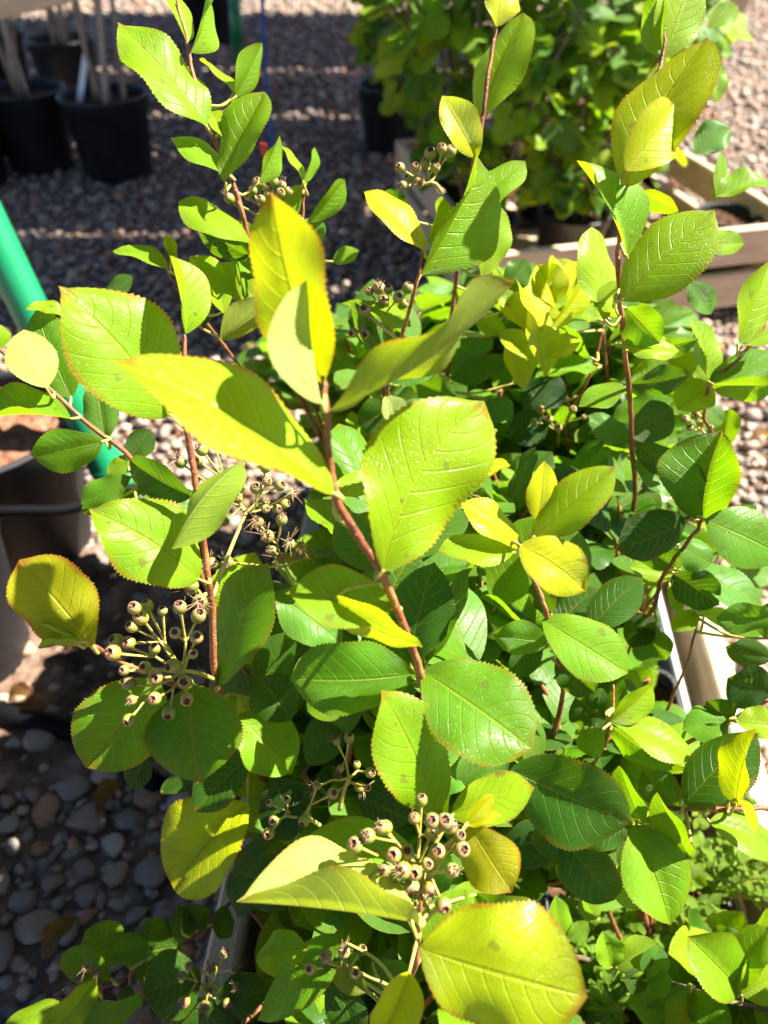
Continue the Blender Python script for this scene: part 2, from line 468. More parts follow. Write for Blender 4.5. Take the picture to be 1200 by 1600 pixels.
bA = G(1262, 352, .22); bB = G(762, 404, .22)
b_dir = (bA - bB); b_dir.z = 0; bW = b_dir.length; b_dir.normalize(); b_n = Vector((-b_dir.y, b_dir.x, 0))
O2 = Vector((bB.x, bB.y, .03))
crate('wooden_crate', 'brown wooden crate of leafy potted currant bushes behind the chokeberries', O2, b_dir, b_n, bW, .78, .20, 2, 'wood_brown', gap=.022, seed=19)

# ------------------------------------------------------------------ pots
def pot(label, loc, r, h, mat='pot', soil='soil', lean=(0, 0), group=None, taper=.78, name='plant_pot', fill=.88):
    root = thing(name, label, 'pot', loc, group)
    m = MB(); t = .0035 if r < .09 else .005
    m.lathe([(.002, .002), (r * taper - .004, .002), (r * taper, .006), (r * (taper + (1 - taper) * .8), h * .82), (r * (taper + (1 - taper) * .82) + .004, h * .83), (r + .002, h * .975), (r + .004, h * .985), (r + .004, h - .002), (r + .001, h),
             (r - t, h), (r - t - .002, h * .96), (r * taper - t, .012)], 40)
    rot = Matrix.Rotation(lean[0], 4, 'X') @ Matrix.Rotation(lean[1], 4, 'Y'); w = Matrix.Translation(loc) @ rot
    child('pot_body', m.build('pot_body', mat), root, w)
    if soil:
        s = MB(); v = []; f = []; k = 28; rr = r * (taper + (1 - taper) * fill) - t - .001; rings = 7
        for i in range(rings + 1):
            for j in range(k):
                q = 2 * math.pi * j / k; rad = rr * i / rings
                v.append((rad * math.cos(q), rad * math.sin(q), h * fill + (R.uniform(-.006, .007) if i < rings else 0) * min(1, r * 9)))
        for i in range(rings):
            for j in range(k): f.append((i * k + j, i * k + (j + 1) % k, (i + 1) * k + (j + 1) % k, (i + 1) * k + j))
        s.add(v, f)
        child('soil', s.build('soil', soil), root, w)
    return root
def squarepot(label, loc, w, h, yaw, group=None):
    root = thing('square_pot', label, 'pot', loc, group); m = MB()
    def ring(hw, z):
        c = hw * .22; out = []
        for (sx, sy) in ((1, 1), (-1, 1), (-1, -1), (1, -1)):
            a0 = math.atan2(sy, sx) - math.pi / 4
            for q in (0, .25, .5, .75, 1): 
                an = a0 + q * math.pi / 2; out.append((sx * (hw - c) + c * math.cos(an), sy * (hw - c) + c * math.sin(an), z))
        return out
    pr = [(w * .36, .001), (w * .38, .004), (w * .47, h * .86), (w * .495, h * .865), (w * .5, h), (w * .475, h), (w * .46, h * .9), (w * .36, .01)]
    v = []; f = []; k = 20
    for hw, z in pr: v += ring(hw, z)
    for i in range(len(pr) - 1):
        for j in range(k): f.append((i * k + j, i * k + (j + 1) % k, (i + 1) * k + (j + 1) % k, (i + 1) * k + j))
    f.append(tuple(range(k - 1, -1, -1))); m.add(v, f)
    W4 = Matrix.Translation(loc) @ Matrix.Rotation(yaw, 4, 'Z')
    child('pot_body', m.build('pot_body', 'pot'), root, W4)
    s = MB(); n = 10; v = []; f = []; hw = w * .455
    for j in range(n + 1):
        for i in range(n + 1): v.append((-hw + 2 * hw * i / n, -hw + 2 * hw * j / n, h * .87 + R.uniform(-.004, .006)))
    for j in range(n):
        for i in range(n): f.append((j * (n + 1) + i, j * (n + 1) + i + 1, (j + 1) * (n + 1) + i + 1, (j + 1) * (n + 1) + i))
    s.add(v, f); child('soil', s.build('soil', 'soil'), root, W4)
    return root
yaw = math.atan2(e1.y, e1.x)
pot_pos = {}
SQ = {(0, 0): 'below the dense pinkish fruit cluster', (0, 1): 'below the twig of small round leaves', (1, 0): 'below the central red stem', (1, 1): 'below the small weeds beside the board',
      (2, 1): 'below the bright yellow shoot', (3, 0): 'at the foot of the narrow left shoot', (3, 1): 'at the foot of the tall straight shoot', (4, 0): 'at the foot of the yellow-leaved tall shoot', (4, 1): 'at the foot of the shrub over sunlit gravel'}
for i in range(5):
    for j in range(2):
        c = O1 + e1 * (.13 + i * .205) + e2 * (WID * (.27 + .46 * j)); c.z = .018
        pot_pos[(i, j)] = c
        if (i, j) in SQ: squarepot('black square pot in the pale crate, ' + SQ[(i, j)], c, .17, .15, yaw, 'square pots in the pale crate')

# pale tray edge leaning inside the crate beside the right board
tp = thing('nursery_tray', 'pale plastic tray edge standing inside the crate beside its board', 'tray', G(1060, 1060, .02))
m = MB()
for (a, b, r) in (((1020, 905), (1098, 1215), .0055),):
    A = G(a[0], a[1], .16); B = G(b[0], b[1], .16)
    m.tube([(A, r), ((A + B) / 2, r), (B, r)], 8)
    m.add([A + Vector((0, 0, .0)), B, B - Vector((0, 0, .13)), A - Vector((0, 0, .13)), A + Vector((-.004, 0, 0)), B + Vector((-.004, 0, 0)), B + Vector((-.004, 0, -.13)), A + Vector((-.004, 0, -.13))],
          [(0, 1, 2, 3), (7, 6, 5, 4), (0, 4, 5, 1), (3, 2, 6, 7), (0, 3, 7, 4), (1, 5, 6, 2)])
child('tray_wall', m.build('tray_wall', 'tray', smooth=False), tp)
m = MB(); A = G(1050, 1010, .15); B = G(1062, 1115, .15)
m.tube(catmull([(A, .004), ((A + B) / 2, .004), (B, .004), (B + Vector((-.02, -.01, -.01)), .004)], 5), 8)
child('tray_handle', m.build('tray_handle', 'tray'), tp)

# big pots at the left
pot('grey plastic pot of dry red soil beside the green pole', G(42, 850, 0), .137, .25, 'grey_pot', 'dry_soil', fill=.9)
pot('grey plastic pot cut by the frame edge in front of the hose', G(-62, 1030, 0), .125, .27, 'grey_pot', 'dry_soil')
pot('small black pot lying in deep shade on the gravel', G(-70, 1290, 0) + Vector((0, 0, .05)), .075, .13, 'pot', None, lean=(1.45, -.3))
# black pots with bare canes, upper left
cane_pots = [(188, 272, .14, 'black pot of bare canes standing on open gravel beside the white label'), (68, 262, .135, 'black pot of thin canes next to the pot with the white label'),
             (-40, 285, .14, 'black pot of canes at the end of the row of cane pots'), (118, 165, .13, 'black pot behind the cane pots, first in the second row'), (12, 150, .13, 'black pot behind the cane pots, second in its row'), (330, 70, .14, 'black pot of canes standing alone by the dark green post')]
cane_labels = ['bare brown canes rising from the pot beside the white label', 'thin bare canes in the pot next to the labelled one', 'bare canes in the end pot of the row of cane pots',
               'bare canes in the first pot of the second row', 'bare canes in the second pot of the second row', 'bare canes in the lone pot by the dark green post']
for (px, py, r, lab), clab in zip(cane_pots, cane_labels):
    b = G(px, py, 0)
    pot(lab, b, r, .25, 'pot', 'soil')
    c = thing('cane_cluster', clab, 'canes', b + Vector((0, 0, .21)))
    for _ in range(R.randint(5, 8)):
        a = R.uniform(0, 6.28); q = R.uniform(.01, r * .6); s = b + Vector((q * math.cos(a), q * math.sin(a), .205))
        tilt = Vector((R.uniform(-.22, .16), R.uniform(-.2, .2), 1)) * R.uniform(.5, .85)
        mm = MB(); rad = R.uniform(.004, .0105)
        mm.tube(catmull([(s, rad), (s + tilt * .5 + Vector((R.uniform(-.02, .02), R.uniform(-.02, .02), 0)), rad * .85), (s + tilt, rad * .6)], 5), 6)
        child('cane', mm.build('cane', 'cane'), c)
# plant label in that pot
lb = thing('plant_label', 'white plastic plant label stuck upright in a cane pot', 'label', G(120, 210, .2))
m = MB(); a = G(124, 160, .22); u = Vector((.06, .02, .16)); w = Vector((.011, -.004, 0))
m.add([a - w, a + w, a + w + u * .8, a + u, a - w + u * .8, a - w + Vector((0, .002, 0)), a + w + Vector((0, .002, 0)), a + w + u * .8 + Vector((0, .002, 0)), a + u + Vector((0, .002, 0)), a - w + u * .8 + Vector((0, .002, 0))],
      [(0, 1, 2, 3, 4), (9, 8, 7, 6, 5), (0, 5, 6, 1), (1, 6, 7, 2), (2, 7, 8, 3), (3, 8, 9, 4), (4, 9, 5, 0)])
child('blade', m.build('blade', 'label', smooth=False), lb)
# beam crossing the top-left corner
bm0 = P(-60, 30, 1.6); bm1 = P(100, -10, 1.6)
ax = (bm1 - bm0); ln = ax.length; ax.normalize(); ay = Vector((0, 0, 1)).cross(ax).normalized(); az = ax.cross(ay)
beam = thing('timber_beam', 'pale sawn timber beam crossing above the cane pots', 'beam', (bm0 + bm1) / 2)
mt = Matrix((ax, ay, az)).transposed().to_4x4(); mt.translation = (bm0 + bm1) / 2 + Vector((0, 0, .01))
child('beam_body', box_mesh('beam_body', ln * 1.6, .03, .05, 'wood', seed=5), beam, mt)

def pipe(name, label, cat, pts, mat, k=14, part='tube', extra=None):
    root = thing(name, label, cat, pts[-1][0])
    m = MB(); m.tube(catmull(pts, 8), k); child(part, m.build(part, mat), root)
    if extra: extra(root)
    return root
def collar(root):
    for (px, py, d) in ((163, 720, 1.14),):
        m = MB(); p = P(px, py, d); q = P(px + 6, py + 12, d + .012); m.tube([(p, .028), (q, .028)], 14); child('collar', m.build('collar', 'green_pole'), root)
pipe('green_pole', 'thick bright green coated metal pole slanting behind the leaves', 'pole',
     [(P(-110, 160, .93), .0255), (P(-35, 315, .98), .0255), (P(45, 480, 1.04), .0255), (P(163, 720, 1.14), .0255), (P(200, 795, 1.18), .0255)], 'green_pole', extra=collar)
pipe('blue_pipe', 'thin blue plastic pipe standing behind the chokeberry shoots', 'pipe', [(P(408, -40, 2.2), .0075), (P(414, 90, 2.25), .0075), (P(424, 212, 2.3), .0075), (P(432, 300, 2.35), .0075)], 'blue_pipe', 10)
pipe('dark_green_post', 'dark green post standing by the gravel behind the shoots', 'post', [(P(366, -30, 2.6), .02), (P(370, 70, 2.7), .02), (G(374, 110, 0), .02)], 'green_pole', 10)
pipe('irrigation_hose', 'thick black irrigation hose lying on bare ground beside the grey pots', 'hose', [(G(-90, 1060, .02), .0125), (G(0, 1112, .022), .0125), (G(70, 1130, .02), .0125), (G(150, 1160, .016), .0125), (G(250, 1230, .012), .0125)], 'hose')
pipe('irrigation_hose', 'black irrigation hose crossing in front of the pot of red soil', 'hose', [(P(-60, 800, 1.02), .0075), (P(30, 798, 1.03), .0075), (P(100, 796, 1.04), .0075), (P(160, 780, 1.06), .0075), (P(230, 770, 1.10), .0075), (G(330, 880, .01), .0075)], 'hose', 10)
rl = thing('plant_label', 'small red plant tag hanging among the chokeberry shoots', 'label', P(411, 234, .8))
m = MB(); p = P(411, 234, .8)
m.add([p + Vector(q) for q in ((-.003, 0, -.006), (.004, 0, -.006), (.004, .002, .005), (-.003, .002, .006), (-.003, .001, -.006), (.004, .001, -.006), (.004, .003, .005), (-.003, .003, .006))],
      [(0, 1, 2, 3), (7, 6, 5, 4), (0, 4, 5, 1), (1, 5, 6, 2), (2, 6, 7, 3), (3, 7, 4, 0)])
child('tag', m.build('tag', 'red_label', smooth=False), rl)
# out-of-frame slatted roof, added to shade the cane pots and gravel behind the shrubs
sr = thing('added_shade_roof', 'unseen slatted timber roof added for its shade, on posts past the brown crate', 'shade roof', (2.02, 3.4, 0))
def beam_part(nm, a, b, wy, wz, sd):
    ax = (b - a); ln = ax.length; ax.normalize(); ref = Vector((0, 0, 1)) if abs(ax.z) < .9 else Vector((0, 1, 0))
    ay = ref.cross(ax).normalized(); az = ax.cross(ay); mt = Matrix((ax, ay, az)).transposed().to_4x4(); mt.translation = (a + b) / 2
    child(nm, box_mesh(nm, ln, wy, wz, 'wood', seed=sd), sr, mt)
RZ = 2.2
for y in (2.6, 5.2):
    beam_part('post', Vector((2.02, y, 0)), Vector((2.02, y, RZ - .06)), .09, .09, 3)
    beam_part('joist', Vector((-.45, y, RZ - .03)), Vector((2.4, y, RZ - .03)), .05, .06, 4)
    beam_part('brace', Vector((1.97, y, RZ - .75)), Vector((1.2, y, RZ - .07)), .04, .05, 5)
yy = 2.12; q = 0
while yy < 6.0:
    wd = R.uniform(.10, .16); q += 1
    x0 = -.40 + R.uniform(-.25, .25)
    if True: beam_part('roof_slat', Vector((x0, yy + wd / 2, RZ + .012 + .024 * (q % 2))), Vector((np.interp(yy, [2.4, 2.9, 3.3], [1.62, 1.85, 2.35]) + R.uniform(-.12, .12), yy + wd / 2 + R.uniform(-.006, .006), RZ + .012 + .024 * (q % 2))), wd, .022, 60 + q)  # right ends shaped to where the cast shade should stop
    yy += wd + (.022 if q in (4, 10, 13, 19) else R.choice((-.012, -.010, -.006, .004, -.015)))
#PLANTS
# ------------------------------------------------------------------ chokeberry leaves
def prof_h(u, a=.78, b=.68):
    m = a / (a + b); return (np.power(np.clip(u, 1e-6, 1), a) * np.power(np.clip(1 - u, 0, 1), b)) / (m ** a * (1 - m) ** b)
def leaf_geo(L, Wd, bow=.05, fold=.15, n=48, mcol=8, seed=0, teeth=.035, wave=.03, curl=0.0, pucker=.010, a=.78, b=.68, droop=0.0, bx=None):
    r = np.random.default_rng(seed)
    n = n - n % 2
    u = np.linspace(0, 1, n + 1); v = np.linspace(-1, 1, mcol + 1)
    v = np.sign(v) * np.abs(v) ** .9
    U, Vv = np.meshgrid(u, v, indexing='ij')
    H = prof_h(U, a, b) * Wd / 2
    asym = 1 + r.uniform(-.08, .08) * np.sign(Vv)
    tooth = np.ones_like(U)
    if teeth:
        saw = (np.arange(n + 1) % 2) * 1.0
        amp = teeth * (1 + r.uniform(-.4, .4, n + 1)) * saw
        tooth[:, 0] += amp; tooth[:, -1] += amp
    nib = 1 + .02 * np.sin(U * r.uniform(9, 15) + r.uniform(0, 6)) * np.abs(Vv)
    X = Vv * H * asym * tooth * nib
    Y = U * L
    bendx = (r.uniform(-.03, .03) if bx is None else bx) * L
    Y = np.where(U > .999, L * 1.025, Y)
    X = X + bendx * 4 * U * (1 - U)
    Z = bow * L * 4 * U * (1 - U) - droop * L * np.clip(U - .6, 0, 1) ** 2 * 6 * 0
    ax = np.abs(Vv) * H
    Z = Z + fold * ax - curl * ax ** 2 / max(Wd, 1e-4) * 2
    ph1, ph2 = r.uniform(0, 6.28, 2); fq = r.uniform(7, 12)
    Z = Z + wave * Wd * np.abs(Vv) ** 2 * np.where(Vv < 0, np.sin(fq * U + ph1), np.sin(fq * U + ph2)) * (prof_h(U) ** .5)
    if pucker:
        off = np.where(Vv > 0, .37, 0)
        t = U * 8 - np.abs(Vv) ** 1.25 * 2.3 + off
        Z = Z + pucker * Wd * (np.abs(np.mod(t, 1) - .5) * 2) ** .7 * np.clip(np.abs(Vv) * 3, 0, 1) * (1 - np.abs(Vv) ** 3) * prof_h(U)
    tw = r.uniform(-.45, .45) * (U - .35); zb = bow * L * 4 * U * (1 - U); dz = Z - zb
    X, Z = X * np.cos(tw) - dz * np.sin(tw), zb + X * np.sin(tw) + dz * np.cos(tw)
    V = np.stack([X, Y, Z], -1).reshape(-1, 3)
    k = mcol + 1
    idx = np.arange((n + 1) * k).reshape(n + 1, k)
    fc = np.stack([idx[:-1, :-1], idx[:-1, 1:], idx[1:, 1:], idx[1:, :-1]], -1).reshape(-1, 4)
    uv = np.stack([U, Vv * .5 + .5], -1).reshape(-1, 2)
    return V, fc, uv
def leaf_mesh(*a, mat='leaf', **k):
    V, fc, uv = leaf_geo(*a, **k)
    return mesh('leaf', V.tolist(), fc.tolist(), mat, uvs=uv)

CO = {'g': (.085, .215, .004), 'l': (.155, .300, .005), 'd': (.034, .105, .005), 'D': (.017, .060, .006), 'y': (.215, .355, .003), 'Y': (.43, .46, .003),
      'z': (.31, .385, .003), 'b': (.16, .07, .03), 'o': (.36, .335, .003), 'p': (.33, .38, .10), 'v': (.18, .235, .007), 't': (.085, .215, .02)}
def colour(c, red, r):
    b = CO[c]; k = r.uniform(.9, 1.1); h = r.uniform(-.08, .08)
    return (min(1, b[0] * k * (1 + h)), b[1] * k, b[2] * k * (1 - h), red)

# shrub: (label, pot cell or world base, list of stems as pixel/depth chains from the tip down, material)
def chain(pts): return [P(x, y, d) for (x, y, d) in pts]
SHRUBS = {
 'A': ('chokeberry shrub with one bare red stem rising through the middle to large yellow-green leaves', (1, 0)),
 'B': ('chokeberry shrub overhanging the grey pots with a loose fruit cluster', (1, 0)),
 'D': ('chokeberry shrub whose tall narrow shoot rises before the cane pots', (3, 0)),
 'E': ('chokeberry shrub whose tall shoot of yellow leaves rises before the currant bushes', (4, 0)),
 'F': ('chokeberry shrub with a tall straight shoot in front of the brown crate', (3, 1)),
 'G': ('chokeberry shrub spreading over the sunlit gravel beside the brown crate', (4, 1)),
 'J': ('short chokeberry shoot of bright yellow leaves beside the big central leaf', (2, 1)),
 'K': ('chokeberry shrub with a dense cluster of pinkish fruit and a cream folded leaf', (0, 0)),
 'I': ('dark-leaved chokeberry shrub arching over the right board of the pale crate', (2, 1)),
 'N': ('chokeberry shrub with a red-brown horizontal twig above the small weeds', (1, 1)),
 'H': ('low chokeberry with a grey-brown twig of small round leaves over the square pots', (0, 1)),
 'L': ('low chokeberry of small dark leaves trailing over the gravel outside the crate board', (0, 0)),
}
STEMS = {
 'A': [[(505, 585, .298, .0016), (511, 650, .302, .0023), (513, 700, .306, .0025), (526, 778, .315, .0028), (560, 838, .327, .0029), (597, 897, .34, .003), (628, 970, .36, .0031), (655, 1046, .382, .0032), (668, 1140, .43, .0034), (660, 1260, .50, .0036)]],
 'B': [[(288, 520, .372, .0013), (290, 600, .374, .002), (288, 648, .376, .0023), (303, 740, .385, .0026), (319, 850, .402, .0028), (331, 950, .42, .003), (340, 1068, .446, .0032), (385, 1180, .50, .0034)],
       [(62, 1012, .372, .0011), (120, 1003, .376, .0016), (160, 1018, .385, .002), (205, 1042, .40, .0022), (262, 1066, .425, .0024), (330, 1110, .46, .0028)],
       [(-30, 525, .45, .0018), (0, 547, .45, .0018), (72, 603, .455, .002), (140, 665, .46, .0022), (205, 716, .47, .0024), (270, 800, .50, .0026), (330, 930, .54, .003)]],
 'D': [[(276, 0, .46, .0012), (291, 60, .462, .0018), (300, 110, .463, .0021), (320, 188, .466, .0024), (345, 240, .47, .0025), (365, 292, .476, .0026), (383, 350, .485, .0027), (400, 430, .51, .0028), (440, 560, .58, .003)],
       [(475, 285, .53, .0013), (473, 340, .535, .0016), (466, 420, .56, .002), (452, 520, .60, .0024)],
       [(262, 395, .49, .001), (266, 430, .49, .0014), (290, 470, .50, .0016), (350, 540, .56, .002)]],
 'E': [[(787, -20, .47, .0013), (776, 40, .472, .0018), (764, 110, .475, .0021), (754, 186, .48, .0023), (742, 245, .487, .0024), (734, 290, .495, .0024), (720, 380, .52, .0025), (702, 520, .57, .0027), (690, 660, .64, .003)],
       [(660, 395, .44, .0014), (652, 440, .445, .0016), (640, 480, .455, .0018), (612, 585, .50, .002), (606, 640, .54, .0022)],
       [(945, 500, .60, .0014), (930, 560, .61, .0017), (915, 600, .62, .0018), (885, 660, .66, .0021), (870, 740, .71, .0024)]],
 'F': [[(1043, -10, .40, .0015), (1038, 50, .40, .0018), (1034, 92, .402, .0019), (1010, 180, .40, .0017), (989, 246, .398, .0019), (976, 310, .405, .0021), (967, 380, .415, .0023), (968, 450, .43, .0024), (974, 530, .455, .0025), (983, 610, .49, .0026), (987, 700, .54, .0027), (988, 800, .60, .003)]],
 'G': [[(1200, 505, .50, .0014), (1155, 560, .505, .0017), (1110, 600, .52, .0018), (1100, 650, .54, .002), (1112, 690, .57, .0021), (1090, 800, .63, .0024)],
       [(1118, 690, .46, .0012), (1098, 808, .462, .0018), (1075, 845, .48, .002), (1035, 900, .52, .0022), (1000, 960, .58, .0025)]],
 'J': [[(812, 850, .400, .0013), (828, 890, .405, .0018), (842, 925, .41, .002), (856, 966, .42, .0022), (880, 1080, .48, .0026), (860, 1180, .54, .003)]],
 'K': [[(657, 1400, .372, .0014), (654, 1460, .38, .0021), (645, 1520, .39, .0022), (612, 1560, .42, .0023), (575, 1600, .46, .0025), (560, 1680, .52, .003)]],
 'I': [[(1055, 895, .55, .0012), (1042, 905, .555, .0014), (1010, 950, .57, .0018), (990, 1000, .60, .002)],
       [(1092, 960, .52, .0012), (1078, 1020, .53, .0014), (1055, 1080, .56, .0017), (1020, 1140, .60, .002)],
       [(1210, 1088, .46, .0019), (1170, 1110, .46, .0019), (1130, 1132, .465, .002), (1060, 1170, .48, .0022), (1000, 1230, .55, .0025)],
       [(958, 1070, .47, .001), (955, 1128, .475, .0016), (930, 1190, .52, .002)]],
 'N': [[(1215, 1262, .43, .0021), (1150, 1264, .43, .0021), (1070, 1264, .435, .0022), (1020, 1262, .445, .0022), (985, 1280, .46, .0024), (940, 1340, .52, .0027)]],
 'H': [[(1215, 1582, .50, .0022), (1130, 1562, .50, .0024), (1060, 1540, .505, .0026), (960, 1510, .515, .0028), (868, 1491, .53, .003), (850, 1500, .57, .003)]],
 'L': [[(130, 1560, .52, .001), (190, 1530, .53, .0014), (280, 1480, .55, .0017), (335, 1440, .57, .0019), (390, 1420, .60, .0022)],
       [(205, 1515, .52, .001), (195, 1560, .525, .0014), (150, 1620, .55, .0018)],
       [(325, 1500, .52, .001), (318, 1560, .525, .0014), (300, 1640, .55, .0018)]],
}
